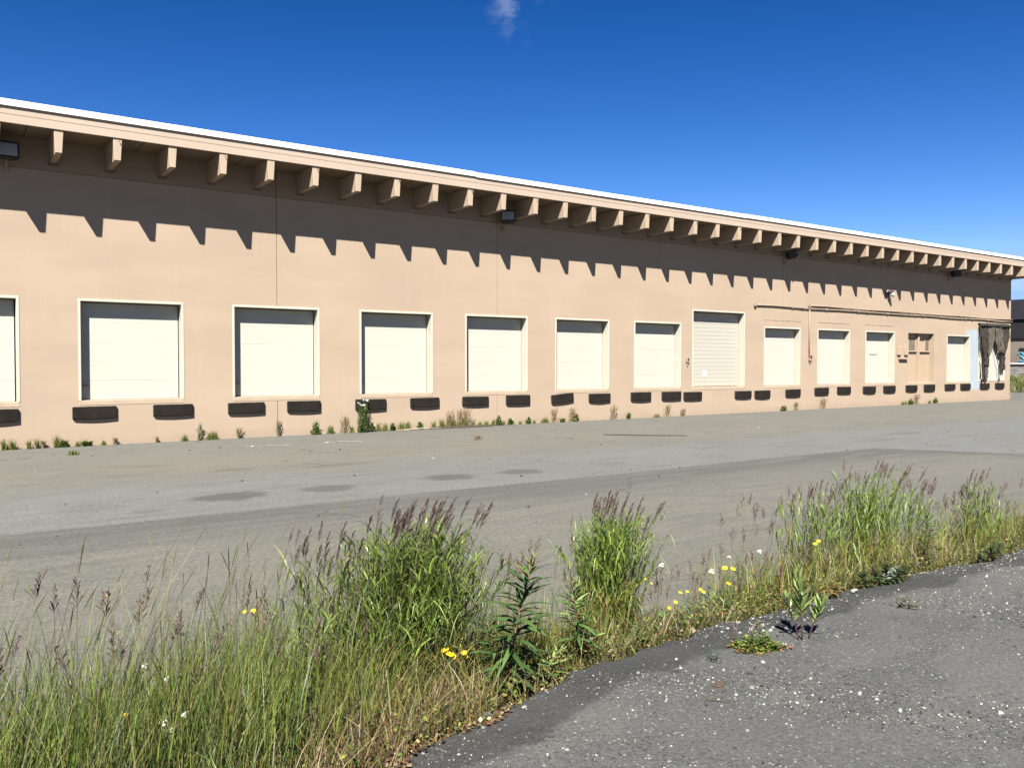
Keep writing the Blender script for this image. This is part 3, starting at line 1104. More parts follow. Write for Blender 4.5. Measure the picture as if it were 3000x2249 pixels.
rag2([(-.08, -1.50, -.75), (-.85, -1.36, -.72), (-1.25, -1.26, -.70), (-1.7, -1.12, -.66), (-2.3, -1.04, -.56)], M_BRONZE, 1)
rag2([(-.08, -.76, -.02), (-.85, -.73, -.05), (-1.15, -.76, -.17), (-1.5, -.80, -.44), (-1.72, -.82, -.60)], M_BRONZE2, 2, -.17)
rag2([(-2.2, -1.02, -.60), (-2.8, -.98, -.62), (-3.04, -.90, -.76)], M_BRONZE2, 3, -.12, 6)
rag2([(-.08, -1.60, -1.47), (-.8, -1.60, -1.50), (-1.5, -1.58, -1.47), (-1.98, -1.33, -1.22), (-3.1, -1.31, -1.14)], M_BRONZE, 4, -.13, 4)
rag2([(-.08, -.03, .80), (-.80, .0, .86), (-1.0, .06, .90), (-1.5, .42, .95), (-1.62, .62, .98)], M_BRONZE2, 5, -.17)
rag2([(-.08, .79, 1.64), (-.7, .85, 1.61), (-.95, .88, 1.50), (-1.5, .92, 1.23), (-1.62, .94, 1.19)], M_BRONZE, 6)
rag2([(-1.5, .87, 1.22), (-2.48, .87, 1.25)], M_BRONZE, 7, -.12, 6, .02)
st = MB()
st.tube([(.06, -.10, -1.2), (.40, -.10, -2.0), (.60, -.08, -2.2), (.62, -.08, -3.1), (.78, -.06, -3.12), (.86, -.08, -2.2), (.88, -.10, -1.5)], .018, 6)
ob('bent_frame', st.mesh('bent_frame', M_BRONZE), cu)
st = MB()
st.tube([(-1.02, -.10, -3.0), (-.98, -.10, -3.3), (-1.05, -.10, -3.5)], .012, 6)
ob('torn_cord', st.mesh('torn_cord', M_BRONZE), cu)

# ------------------------------------------------------------------ plants


def strips(base, height, az, lean, curve, width, seg=5, c0=None, c1=None, wprof=None, twist=None, droop=None):
    """vectorised ribbons. base (N,3); az: heading of the lean; lean: sideways reach / height; curve: exponent-like bend"""
    N = len(base)
    u = np.linspace(0, 1, seg + 1)[None, :]
    h = height[:, None]
    out = lean[:, None] * h * (u ** curve[:, None])
    z = h * (u - (0 if droop is None else droop[:, None]) * u ** 3)
    x = base[:, 0:1] + np.cos(az)[:, None] * out
    y = base[:, 1:2] + np.sin(az)[:, None] * out
    zz = base[:, 2:3] + z
    tw = nr.uniform(0, np.pi, N) if twist is None else twist
    wp = (1 - u ** 2.2) * .9 + .1 if wprof is None else wprof(u)
    w = width[:, None] * wp * .5
    dx, dy = np.cos(tw)[:, None] * w, np.sin(tw)[:, None] * w
    P = np.empty((N, seg + 1, 2, 3))
    P[:, :, 0, 0], P[:, :, 0, 1], P[:, :, 0, 2] = x - dx, y - dy, zz
    P[:, :, 1, 0], P[:, :, 1, 1], P[:, :, 1, 2] = x + dx, y + dy, zz
    idx = np.arange(N * (seg + 1) * 2).reshape(N, seg + 1, 2)
    F = np.stack([idx[:, :-1, 0], idx[:, :-1, 1], idx[:, 1:, 1], idx[:, 1:, 0]], -1).reshape(-1, 4)
    C = np.ones((N, seg + 1, 2, 4))
    uu = u[:, :, None]
    C[..., :3] = (c0[:, None, :] * (1 - uu) + c1[:, None, :] * uu)[:, :, None, :]
    tips = np.stack([x[:, -1], y[:, -1], zz[:, -1]], -1)
    tdir = np.stack([x[:, -1] - x[:, -2], y[:, -1] - y[:, -2], zz[:, -1] - zz[:, -2]], -1)
    return P.reshape(-1, 3), F, C.reshape(-1, 4), tips, tdir


def np_mesh(name, parts, mat):
    V, F, C = [], [], []
    off = 0
    for P, Fq, Cq in parts:
        V.append(P)
        F.append(Fq + off)
        C.append(Cq)
        off += len(P)
    V, F, C = np.concatenate(V), np.concatenate(F), np.concatenate(C)
    me_ = bpy.data.meshes.new(name)
    me_.vertices.add(len(V))
    me_.vertices.foreach_set('co', V.astype(np.float32).ravel())
    me_.loops.add(F.size)
    me_.loops.foreach_set('vertex_index', F.astype(np.int32).ravel())
    me_.polygons.add(len(F))
    me_.polygons.foreach_set('loop_start', (np.arange(len(F)) * F.shape[1]).astype(np.int32))
    me_.update(calc_edges=True)
    a = me_.color_attributes.new('col', 'FLOAT_COLOR', 'POINT')
    a.data.foreach_set('color', C.astype(np.float32).ravel())
    me_.materials.append(mat)
    return me_


def colour_mesh(me_, col):
    a = me_.color_attributes.new('col', 'FLOAT_COLOR', 'POINT')
    n = len(me_.vertices)
    if callable(col):
        vals = [x for v_ in me_.vertices for x in (*col(v_.co), 1)]
    else:
        vals = [*col, 1] * n
    a.data.foreach_set('color', vals)
    return me_


def pick(cols, N, jit=.28):
    cols = np.array(cols)
    c = cols[nr.integers(0, len(cols), N)]
    return np.clip(c * (1 + nr.normal(0, jit, (N, 1)).clip(-.6, .9)) * (1 + nr.normal(0, .05, (N, 3))), .004, 1)


GREEN = [(.068, .098, .018), (.090, .124, .022), (.048, .076, .016), (.118, .140, .030), (.036, .058, .013)]
BRIGHT = [(.125, .185, .028), (.10, .16, .024), (.155, .21, .042), (.075, .125, .020), (.050, .085, .016)]
YELLOWG = [(.155, .150, .032), (.19, .165, .044), (.125, .132, .028), (.21, .165, .048)]
STRAW = [(.20, .148, .075), (.25, .19, .10), (.15, .105, .054), (.29, .225, .135), (.11, .075, .04)]
RUSTY = [(.10, .052, .026), (.075, .042, .025), (.125, .066, .032), (.06, .036, .026)]
PURPLE = [(.074, .047, .039), (.092, .062, .048), (.058, .038, .033), (.12, .082, .06)]
DARKG = [(.018, .034, .009), (.024, .044, .012), (.030, .054, .014)]
WIND = -YAW            # heading of "right" in the picture: (cos, -sin)


def gzv(s, p):
    return np.array([gz(a, b_) for a, b_ in zip(s, p)])


# ---- the seed head of the reed grass: a feathery panicle bent to one side
def seed_head(seed, L=.16, spread=.022, n=26):
    q = random.Random(seed)
    parts = []
    ax = lambda u: np.array([.20 * L * u * u, 0, L * u])
    base, hgt, az, lean, cur, wid = [], [], [], [], [], []
    for i in range(n):
        u = .02 + .9 * i / n
        b0 = ax(u)
        ln = L * (.34 - .17 * u) * q.uniform(.8, 1.2)
        base.append(b0)
        hgt.append(ln)
        az.append(q.gauss(.1, .9))
        lean.append(q.uniform(.3, .85))
        cur.append(q.uniform(1.0, 1.6))
        wid.append(q.uniform(.0032, .0058))
    base, hgt, az, lean, cur, wid = map(np.array, (base, hgt, az, lean, cur, wid))
    P, F, C, _, _ = strips(base, hgt, az, lean, cur, wid, 3, pick(PURPLE, n), pick(PURPLE, n, .25), wprof=lambda u: .35 + .9 * np.sin(np.pi * np.clip(u * .9 + .05, 0, 1)))
    parts.append((P, F, C))
    P, F, C, _, _ = strips(np.array([[0, 0, 0.]] * 2), np.array([L] * 2), np.zeros(2), np.array([.2, .2]), np.array([2., 2.]), np.array([.004, .004]), 4, pick(PURPLE, 2), pick(PURPLE, 2), twist=np.array([0, 1.57]))
    parts.append((P, F, C))
    return np_mesh('seed_head', parts, M_SEED)


SEEDS = [seed_head(k, .15 + .012 * (k % 4), n=24 + k) for k in range(6)]


def reed_clump(s, p, w, dpt, h, nst, nheads, label, lean=.25, seed=0, leaves=9, dome=.25, light=False, spread=.75):
    z0 = gz(s, p)
    r = empty('reed_grass_clump', (s, p, z0))
    tag(r, label, 'grass clump', 'clumps of reed grass on the verge')
    q = np.random.default_rng(seed)
    rt = np.array([math.cos(WIND), math.sin(WIND)])
    fw = np.array([math.sin(YAW), math.cos(YAW)])
    a = q.normal(0, .36, nst).clip(-1, 1)
    b_ = q.normal(0, .36, nst).clip(-1, 1)
    bx_ = (a[:, None] * rt * w * .5 + b_[:, None] * fw * dpt * .5)
    bz = np.array([gz(s + x, p + y) - z0 for x, y in bx_])
    base = np.column_stack([bx_, bz])
    hh = h * (1 - dome * (a ** 2 + b_ ** 2)) * q.uniform(.72, 1.0, nst)
    # outwards and to the right, as the wind has set it
    vec = bx_ / max(w, dpt) * spread + rt * lean * q.uniform(.3, 1.2, nst)[:, None] + q.normal(0, .06, (nst, 2))
    az = np.arctan2(vec[:, 1], vec[:, 0])
    ln = np.hypot(vec[:, 0], vec[:, 1])
    cur = q.uniform(1.5, 2.4, nst)
    P, F, C, tips, tdir = strips(base, hh, az, ln, cur, np.full(nst, .0042), 6, pick(YELLOWG + GREEN, nst), pick(PURPLE + GREEN, nst), wprof=lambda u: 1 - .5 * u)
    parts = [(P, F, C)]
    # leaves leave the stems all the way up and arch over
    lb, lh, laz, lln, lcur, lw, ldr = [], [], [], [], [], [], []
    for i in range(nst):
        for k in range(leaves):
            u = q.uniform(.12, .97)
            o_ = ln[i] * hh[i] * u ** cur[i]
            lb.append((base[i, 0] + math.cos(az[i]) * o_, base[i, 1] + math.sin(az[i]) * o_, base[i, 2] + hh[i] * u))
            L = q.uniform(.12, .28) * (1.1 - .35 * u) * (h / .95) ** .5
            lh.append(L)
            laz.append(az[i] + q.normal(0, 1.1))
            lln.append(q.uniform(.2, .7) if light else q.uniform(.3, 1.05))
            lcur.append(q.uniform(1.1, 1.9))
            lw.append(q.uniform(.005, .0105))
            ldr.append(q.uniform(.2, 1.25))
    n = len(lb)
    up = np.array([x[2] for x in lb]) / h
    cA = pick(BRIGHT if light else GREEN + BRIGHT, n, .22)
    low = (up < .38)[:, None] & (q.random((n, 1)) < .45)
    cA = np.where(low, pick(YELLOWG + RUSTY[:1], n), cA)
    P, F, C, _, _ = strips(np.array(lb), np.array(lh), np.array(laz), np.array(lln), np.array(lcur), np.array(lw), 5, cA, cA * np.array([1.12, 1.0, .95]), droop=np.array(ldr))
    parts.append((P, F, C))
    # straw at the foot
    m_ = int(nst * 1.3)
    a2, b2 = q.normal(0, .42, m_), q.normal(0, .42, m_)
    bx2 = a2[:, None] * rt * w * .5 + b2[:, None] * fw * dpt * .5
    base2 = np.column_stack([bx2, [gz(s + x, p + y) - z0 for x, y in bx2]])
    P, F, C, _, _ = strips(base2, q.uniform(.08, .34, m_) * h, q.uniform(0, 6.3, m_), q.uniform(.1, .6, m_), q.uniform(1, 2, m_), q.uniform(.003, .006, m_), 4, pick(STRAW + RUSTY, m_), pick(STRAW + YELLOWG, m_))
    parts.append((P, F, C))
    o = ob('blades', np_mesh('blades', parts, M_GRASS), r)
    o['kind'] = 'stuff'
    order = np.argsort(-tips[:, 2] + q.normal(0, .05, nst))[:nheads]
    for i in order:
        tp, td = Vector(tips[i]), Vector(tdir[i]).normalized()
        rot = Euler((0, math.acos(max(-1, min(1, td.z))) * .6, math.atan2(td.y, td.x) if abs(td.x) + abs(td.y) > .05 else WIND))
        rot.z = WIND + (rot.z - WIND) * .35
        sc = q.uniform(.5, .85)
        ob('seed_head', SEEDS[q.integers(0, len(SEEDS))], r, tp - td * .01, rot, (sc, sc, sc))
    return r


reed_clump(2.02, 3.98, .70, .60, 1.03, 400, 46, 'largest, densest reed grass clump with purple plumes left of the big fireweed', .12, 3, 13, .22, False, .62)
reed_clump(1.62, 4.05, .40, .4, .96, 46, 22, 'thin upright reed grass stalks with dark plumes just left of the largest clump', .03, 5, 7, .1, False, .3)
reed_clump(3.60, 4.10, .48, .45, .90, 210, 36, 'middle reed grass clump with dark plumes, right of the fireweed plants', .07, 7, 14, .2, True, .45)
reed_clump(5.75, 4.00, .80, .6, .80, 80, 20, 'loose reed grass clump left of the dark fireweed at right', .04, 9, 9, .2, True, .5)
reed_clump(6.45, 4.05, .75, .6, .92, 110, 24, 'tall light green reed grass clump behind the plastic bag', .05, 10, 11, .2, True, .5)
reed_clump(7.15, 4.05, .60, .5, .74, 50, 12, 'sparse reed grass clump right of the dark fireweed', .04, 12, 8, .2, True, .5)
reed_clump(8.15, 4.00, .40, .4, .72, 44, 9, 'small reed grass clump near the right edge of the photo', .04, 13, 10, .2, True, .5)

# ---- grass of the verge that nobody could count
parts = []


def scatter(n, s0, s1, d0, d1, exclude=None):
    s = nr.uniform(s0, s1, n)
    dd = nr.uniform(d0, d1, n)
    p = np.array([pe(a) + x for a, x in zip(s, dd)])
    return s, p


def add_grass(n, s0, s1, d0, d1, h0, h1, cb, ct, w=(.003, .006), lean=(.05, .45), windy=.25, seg=5, dens=None, sink=0):
    s, p = scatter(n, s0, s1, d0, d1)
    if dens is not None:
        keep = np.array([dens(a, b_) for a, b_ in zip(s, p)]) > nr.random(len(s))
        s, p = s[keep], p[keep]
    n = len(s)
    base = np.column_stack([s, p, gzv(s, p) - sink])
    h = nr.uniform(h0, h1, n)
    az = nr.uniform(0, 2 * np.pi, n)
    vx = np.cos(az) * .6 + math.cos(WIND) * windy * 2
    vy = np.sin(az) * .6 + math.sin(WIND) * windy * 2
    az = np.arctan2(vy, vx)
    P, F, C, tips, td = strips(base, h, az, nr.uniform(*lean, n), nr.uniform(1.4, 2.6, n), nr.uniform(*w, n), seg, pick(cb, n), pick(ct, n), droop=nr.uniform(0, .25, n))
    parts.append((P, F, C))
    return tips, td


def clumpy(sc, th, seed=0):
    def fn(s, p):
        x = math.sin(s * sc * 1.7 + seed) * math.sin(p * sc * 2.1 + seed * 2) + math.sin(s * sc * .6 + p * sc + seed)
        return 1.0 if x > th else .25
    return fn


# left part: medium tall green, dense low mass
add_grass(6500, -2.6, 1.75, .35, 2.2, .28, .66, GREEN + YELLOWG[:2], GREEN + BRIGHT, (.004, .008), (.05, .40), .18, dens=clumpy(1.5, -.2, 1))
add_grass(4600, -2.6, 1.8, .5, 2.5, .55, .95, GREEN + YELLOWG, GREEN + PURPLE[:1], (.003, .0055), (.08, .38), .2, dens=clumpy(1.2, .0, 4))
add_grass(6500, -2.6, 2.2, .05, 1.9, .12, .34, YELLOWG + STRAW + RUSTY + DARKG, GREEN + YELLOWG + STRAW, (.003, .006), (.1, .7), .08)
add_grass(2000, .2, 2.3, .1, .75, .08, .30, STRAW + RUSTY + RUSTY, STRAW + RUSTY + YELLOWG, (.003, .005), (.2, 1.1), .05)
add_grass(420, -1.0, 2.0, .0, 1.0, .25, .60, STRAW, STRAW, (.002, .004), (.2, .9), .1)
add_grass(5200, -2.6, 1.0, .1, 1.6, .10, .46, DARKG, DARKG + GREEN, (.005, .010), (.1, .6), .05)  # dark blades standing in for shade low in the left grass
# middle, around the fireweed
add_grass(2600, 1.5, 3.3, .25, 1.5, .18, .55, GREEN + YELLOWG, GREEN + YELLOWG, (.003, .006), (.08, .5), .15, dens=clumpy(2.2, -.1, 2))
add_grass(2600, 1.6, 4.2, .03, 1.0, .06, .22, YELLOWG + STRAW + RUSTY + GREEN, STRAW + GREEN + RUSTY, (.003, .006), (.2, .9), .05)
# right part: low, patchy
add_grass(5200, 3.0, 9.6, .03, 1.0, .05, .19, GREEN + RUSTY + DARKG + YELLOWG, GREEN + YELLOWG + RUSTY, (.003, .006), (.2, .9), .05)
add_grass(2600, 5.0, 9.6, .3, 1.25, .18, .50, BRIGHT + YELLOWG, BRIGHT + YELLOWG, (.004, .007), (.08, .5), .1, dens=clumpy(2.0, .1, 6))
add_grass(700, 5.2, 7.6, .2, .9, .15, .42, STRAW, STRAW, (.003, .005), (.2, .9), .05)
add_grass(4500, 9.6, 30, .05, 1.3, .10, .45, GREEN + YELLOWG + RUSTY, GREEN + YELLOWG, (.005, .01), (.1, .6), .1)
add_grass(1500, -12, -2.6, .1, 2.0, .2, .6, GREEN + YELLOWG + RUSTY, GREEN + YELLOWG, (.006, .012), (.1, .6), .1)
o = ob('verge_grass', np_mesh('verge_grass', parts, M_GRASS))
tag(o, 'mixed green and straw grass covering the verge between lot and yard', 'grass', kind='stuff')

# ---- thin flowering stalks standing over the grass: spikes at left, airy panicles at right
parts = []


def stalks(n, s0, s1, d0, d1, h0, h1, kind, windy=.2, lean=(.05, .3)):
    s, p = scatter(n, s0, s1, d0, d1)
    base = np.column_stack([s, p, gzv(s, p)])
    h = nr.uniform(h0, h1, n)
    az = nr.normal(WIND, .9, n)
    P, F, C, tips, td = strips(base, h, az, nr.uniform(*lean, n), nr.uniform(1.4, 2.4, n), nr.uniform(.0028, .0036, n), 6, pick(GREEN + YELLOWG, n), pick(PURPLE + YELLOWG[:2], n), wprof=lambda u: 1 - .4 * u)
    parts.append((P, F, C))
    td = td / np.linalg.norm(td, axis=1)[:, None]
    if kind == 'spike':
        L = nr.uniform(.07, .15, n)
        for tw in (0, 1.57):
            P, F, C, _, _ = strips(tips - td * .01, L * td[:, 2], np.arctan2(td[:, 1], td[:, 0]), np.hypot(td[:, 0], td[:, 1]) / np.maximum(.2, td[:, 2]), np.full(n, 1.1), nr.uniform(.0034, .0052, n), 4, pick(GREEN + YELLOWG + PURPLE[:2], n), pick(YELLOWG + GREEN + PURPLE[:1], n), wprof=lambda u: np.sin(np.pi * np.clip(u * .92 + .04, 0, 1)) ** .5, twist=np.full(n, tw))
            parts.append((P, F, C))
    else:
        m_ = 20
        rep = np.repeat(np.arange(n), m_)
        u = np.tile(np.linspace(.0, .95, m_), n)
        L = nr.uniform(.08, .13, n)[rep]
        bs = tips[rep] + td[rep] * (L * (u - .45))[:, None]
        N = len(rep)
        P, F, C, _, _ = strips(bs, L * (.34 - .2 * u) * nr.uniform(.7, 1.3, N), nr.uniform(0, 6.3, N), nr.uniform(.3, 1.0, N), np.full(N, 1.2), nr.uniform(.0035, .006, N), 2, pick(PURPLE + RUSTY[:1], N), pick(PURPLE, N, .3), wprof=lambda u: .3 + u * 1.0)
        parts.append((P, F, C))


stalks(120, -2.0, 1.7, .5, 2.2, .72, 1.08, 'spike', lean=(.1, .4))
stalks(120, -1.8, 1.7, .4, 2.0, .55, .90, 'spike', lean=(.1, .45))
stalks(44, -1.8, .7, .3, 2.0, .66, 1.02, 'pan', lean=(.05, .25))
stalks(26, .6, 1.8, .4, 1.6, .5, .75, 'pan', lean=(.05, .3))
stalks(40, 2.2, 3.5, .5, 1.4, .42, .72, 'spike', lean=(.05, .3))
stalks(26, 2.2, 3.3, .5, 1.4, .42, .70, 'pan', lean=(.05, .3))
stalks(56, 3.7, 5.6, .3, 1.1, .22, .42, 'pan', lean=(.02, .15))
stalks(50, 4.9, 7.6, .5, 1.2, .45, .80, 'pan', lean=(.02, .15))
stalks(44, 7.3, 9.6, .4, 1.1, .28, .58, 'pan', lean=(.02, .15))
stalks(40, 9.6, 20, .3, 1.1, .3, .6, 'pan', lean=(.02, .15))
o = ob('flowering_grass', np_mesh('flowering_grass', parts, M_SEED))
tag(o, 'thin seed stalks and spikes standing above the verge grass', 'grass', kind='stuff')

# ---- ground cover: small leaves of clover, plantain and the like
parts = []


def leaves_on(n, s0, s1, d0, d1, zmax, sz, cols):
    s, p = scatter(n, s0, s1, d0, d1)
    z = gzv(s, p) + nr.random(n) ** 1.6 * zmax + .006
    ctr = np.column_stack([s, p, z])
    an = nr.uniform(0, 2 * np.pi, n)
    L = nr.uniform(.6, 1.2, n) * sz
    el = nr.uniform(-.2, .7, n)
    d1_ = np.column_stack([np.cos(an) * np.cos(el), np.sin(an) * np.cos(el), np.sin(el)])
    d2_ = np.column_stack([-np.sin(an), np.cos(an), nr.normal(0, .25, n)])
    P = np.empty((n, 4, 3))
    P[:, 0] = ctr
    P[:, 1] = ctr + d1_ * (L * .55)[:, None] + d2_ * (L * .33)[:, None]
    P[:, 2] = ctr + d1_ * L[:, None]
    P[:, 3] = ctr + d1_ * (L * .55)[:, None] - d2_ * (L * .33)[:, None]
    idx = np.arange(n * 4).reshape(n, 4)
    C = np.ones((n, 4, 4))
    C[..., :3] = pick(cols, n, .25)[:, None, :]
    parts.append((P.reshape(-1, 3), idx, C.reshape(-1, 4)))


leaves_on(6500, 1.7, 5.6, .02, .75, .13, .026, GREEN + DARKG + YELLOWG + RUSTY[:2])
leaves_on(5500, 4.6, 9.6, .02, .9, .14, .028, GREEN + DARKG + RUSTY[:2] + YELLOWG[:2])
leaves_on(7500, -2.2, 2.0, .02, 1.5, .20, .030, GREEN + DARKG + DARKG + RUSTY + YELLOWG[:1])  # extra dark leaves also deepen the shade at the left
leaves_on(2500, .2, 2.2, -.05, .6, .03, .03, STRAW + RUSTY)
leaves_on(1800, 2.0, 7.5, -.02, .5, .03, .022, STRAW + RUSTY)
o = ob('ground_cover', np_mesh('ground_cover', parts, M_LEAF))
tag(o, 'low leafy weeds and dead leaves at the foot of the verge grass', 'weeds', kind='stuff')

# ---- gravel chips lying on the lot
V, F, C = [], [], []
N = 42000
s = nr.uniform(.8, 9.5, N)
p = np.array([pe(a) - .02 - nr.uniform(0, 1) ** 1.25 * 2.6 for a in s])
keep = p > .3
s, p = s[keep], p[keep]
nz = np.array([math.sin(a * 2.3 + 1) * math.sin(b_ * 3.1) + .6 * math.sin(a * 5.1 + b_ * 4.0) for a, b_ in zip(s, p)])
keep = nz + nr.normal(0, .45, len(s)) > .15
s, p = s[keep], p[keep]
N = len(s)
r_ = nr.gamma(2.2, .0012, N).clip(.0014, .0085)
cubev = np.array([(-1, -1, -.6), (1, -1, -.6), (1, 1, -.6), (-1, 1, -.6), (-.6, -.7, .6), (.7, -.6, .5), (.6, .7, .6), (-.7, .6, .5)])
cubef = np.array([(4, 5, 6, 7), (0, 1, 5, 4), (1, 2, 6, 5), (2, 3, 7, 6), (3, 0, 4, 7)])
an = nr.uniform(0, 6.3, N)
ca, sa = np.cos(an), np.sin(an)
sv_ = nr.uniform(.6, 1.3, (N, 1, 3)) * r_[:, None, None]
Q = cubev[None] * (1 + nr.normal(0, .18, (N, 8, 3))) * sv_
X = Q[..., 0] * ca[:, None] - Q[..., 1] * sa[:, None]
Y = Q[..., 0] * sa[:, None] + Q[..., 1] * ca[:, None]
zz = np.array([lot_z(a, b_) for a, b_ in zip(s, p)])
V = np.stack([X + s[:, None], Y + p[:, None], Q[..., 2] + zz[:, None] + r_[:, None] * .35], -1)
F = (cubef[None] + (np.arange(N) * 8)[:, None, None]).reshape(-1, 4)
C = np.ones((N, 8, 4))
C[..., :3] = pick([(.05, .05, .048), (.03, .03, .03), (.025, .025, .025), (.035, .035, .034), (.08, .078, .073), (.16, .155, .145), (.28, .275, .26), (.10, .092, .08), (.06, .06, .057)], N)[:, None, :]
mg, tg, bg_, oc = base_mat('gravel_chip', .9, .2)
at = tg.new('ShaderNodeAttribute', attribute_name='col')
tg.link(at.outputs['Color'], bg_.inputs['Base Color'])
o = ob('gravel_chips', np_mesh('gravel_chips', [(V.reshape(-1, 3), F, C.reshape(-1, 4))], mg))
tag(o, 'loose gravel chips strewn over the near asphalt lot', 'gravel', kind='stuff')


# ---- broad-leaved plants, leaf by leaf
def leaf_mesh(name, wid, col, tipcol, fold=.25, bend=.35, seg=6):
    v, f, c = [], [], []
    for i in range(seg + 1):
        u = i / seg
        w = wid * math.sin(math.pi * min(1, (u * .93 + .05))) ** .8 * (1 - .25 * u)
        if i == seg:
            w = .002
        z = -bend * u * u + .12 * u
        v += [(u, -w / 2, z + fold * w * .5), (u, 0, z), (u, w / 2, z + fold * w * .5)]
        cc = [col[k] * (1 - u) + tipcol[k] * u for k in range(3)]
        c += [cc, [x * 1.25 for x in cc], cc]
    for i in range(seg):
        a_ = i * 3
        f += [(a_, a_ + 3, a_ + 4, a_ + 1), (a_ + 1, a_ + 4, a_ + 5, a_ + 2)]
    me_ = bpy.data.meshes.new(name)
    me_.from_pydata(v, [], f)
    me_.materials.append(M_LEAF)
    me_.polygons.foreach_set('use_smooth', [True] * len(f))
    a_ = me_.color_attributes.new('col', 'FLOAT_COLOR', 'POINT')
    a_.data.foreach_set('color', [x for cc in c for x in (*cc, 1)])
    return me_


LEAF = [leaf_mesh('leaf', .17, (.030, .062, .017), (.042, .078, .022), .5, .30), leaf_mesh('leaf', .19, (.044, .088, .022), (.056, .098, .026), .4, .45), leaf_mesh('leaf', .15, (.022, .046, .014), (.032, .058, .017), .6, .18)]
LEAF_Y = [leaf_mesh('leaf', .20, (.10, .12, .026), (.12, .10, .024), .4, .2), leaf_mesh('leaf', .18, (.08, .12, .022), (.11, .12, .03), .5, .1)]
LEAF_L = [leaf_mesh('leaf', .19, (.135, .20, .055), (.15, .21, .065), .4, .15), leaf_mesh('leaf', .17, (.115, .18, .05), (.135, .19, .055), .4, .05)]
LEAF_B = [leaf_mesh('leaf', .38, (.024, .044, .014), (.034, .056, .017), .4, .3), leaf_mesh('leaf', .34, (.045, .06, .02), (.05, .055, .02), .4, .2), leaf_mesh('leaf', .36, (.018, .034, .011), (.026, .044, .014), .4, .1)]
LEAF_U = [leaf_mesh('leaf', .22, (.14, .205, .06), (.15, .215, .07), .3, -.05), leaf_mesh('leaf', .20, (.11, .175, .05), (.135, .195, .06), .3, .05), leaf_mesh('leaf', .2, (.16, .20, .06), (.19, .20, .08), .3, .0)]
LEAF_G = [leaf_mesh('leaf', .13, (.10, .12, .06), (.12, .13, .065), .4, .3)]


def stem_mesh(pts, r0, r1, col):
    mb_ = MB().tube(pts, r0, 6, r1)
    me_ = mb_.mesh('stem', M_STEM, True)
    return colour_mesh(me_, col)


def leafy(name, s, p, stems, label, cat, group=None, kinds=None, z=None, top=None, stemcol=(.11, .055, .03), seed=1, up=0.0):
    """stems: list of (dx, dy, height, lean_az, lean, nleaf, leaf_len, bare)"""
    q = random.Random(seed)
    z0 = gz(s, p) if z is None else z
    r = empty(name, (s, p, z0))
    tag(r, label, cat, group)
    kinds = kinds or LEAF
    for (dx, dy, h, laz, ln, nl, LL, bare) in stems:
        pts = []
        for i in range(7):
            u = i / 6
            pts.append((dx + math.cos(laz) * ln * h * u ** 1.5, dy + math.sin(laz) * ln * h * u ** 1.5, h * u - .01 + (gz(s + dx, p + dy) - z0 if z is None else 0)))
        ob('stem', stem_mesh(pts, .0058 * (h / .5) ** .5, .002, stemcol), r)
        for i in range(nl):
            u = bare + (1 - bare) * (i + .5) / nl
            k = min(5, int(u * 6))
            fr = u * 6 - k
            P0, P1 = Vector(pts[k]), Vector(pts[k + 1])
            pos = P0.lerp(P1, fr)
            an = i * 2.39996 + q.uniform(-.35, .35)
            L = LL * (math.sin(math.pi * (.22 + .70 * u)) * .75 + .25) * q.uniform(.8, 1.15)
            if u > .8:
                L *= 1 - 2.6 * (u - .8)
            elev = min(1.3, (-.15 + 1.05 * u ** 1.6) + up) + q.uniform(-.18, .18)
            me_ = q.choice(kinds)
            if u > .86 and top:
                me_ = q.choice(top)
            elif u < bare + .12 and q.random() < .3:
                me_ = q.choice(LEAF_Y)
            ob('leaf', me_, r, pos, (q.uniform(-.3, .3), -elev, an), (L, L, L))
    return r


rt2 = WIND
leafy('fireweed', 2.37, 3.48, [(0, 0, .74, WIND + .2, .20, 96, .21, .06), (.03, .05, .40, WIND + 2.9, .25, 34, .16, .1), (.05, .04, .30, WIND - .3, .5, 22, .15, .1)], 'large dark green fireweed plant with long leaves between the two big grass clumps', 'fireweed', 'broad-leaved fireweed plants', LEAF, None, LEAF_Y, (.17, .085, .05), 2)
leafy('fireweed', 2.62, 3.52, [(0, 0, .22, WIND - .1, .5, 14, .12, .25), (.05, .02, .16, WIND, .8, 8, .11, .2)], 'short light green fireweed sprout at the right foot of the large fireweed', 'fireweed', 'broad-leaved fireweed plants', [LEAF[1]] + LEAF_L, None, LEAF_L, (.12, .1, .04), 3)
leafy('fireweed', 2.94, 3.58, [(0, 0, .52, WIND + 2.6, .10, 58, .14, .32), (.04, .02, .30, WIND, .3, 14, .11, .3)], 'slender fireweed with bare red stem at the left edge of the middle grass clump', 'fireweed', 'broad-leaved fireweed plants', LEAF + LEAF_L[:1], None, LEAF_Y, (.12, .05, .035), 4)
leafy('fireweed', 3.42, 3.62, [(0, 0, .17, WIND, .3, 14, .13, .3), (.1, -.02, .13, WIND + .3, .6, 8, .10, .3)], 'low broad-leaved rosette in front of the middle grass clump', 'fireweed', 'broad-leaved fireweed plants', LEAF, None, LEAF, (.12, .05, .035), 5)
leafy('fireweed', 4.02, 2.91, [(0, 0, .42, WIND + 1.9, .08, 46, .12, .34), (-.015, .01, .28, WIND + 2.9, .34, 26, .10, .42), (.045, -.01, .27, WIND + .05, .46, 34, .105, .34), (.05, -.02, .07, WIND, 1.2, 0, .05, .5)], 'lone fireweed with three red stems growing out of the asphalt', 'fireweed', 'broad-leaved fireweed plants', LEAF_U, LOTZ - .006, LEAF_U, (.06, .028, .022), 6, .62)
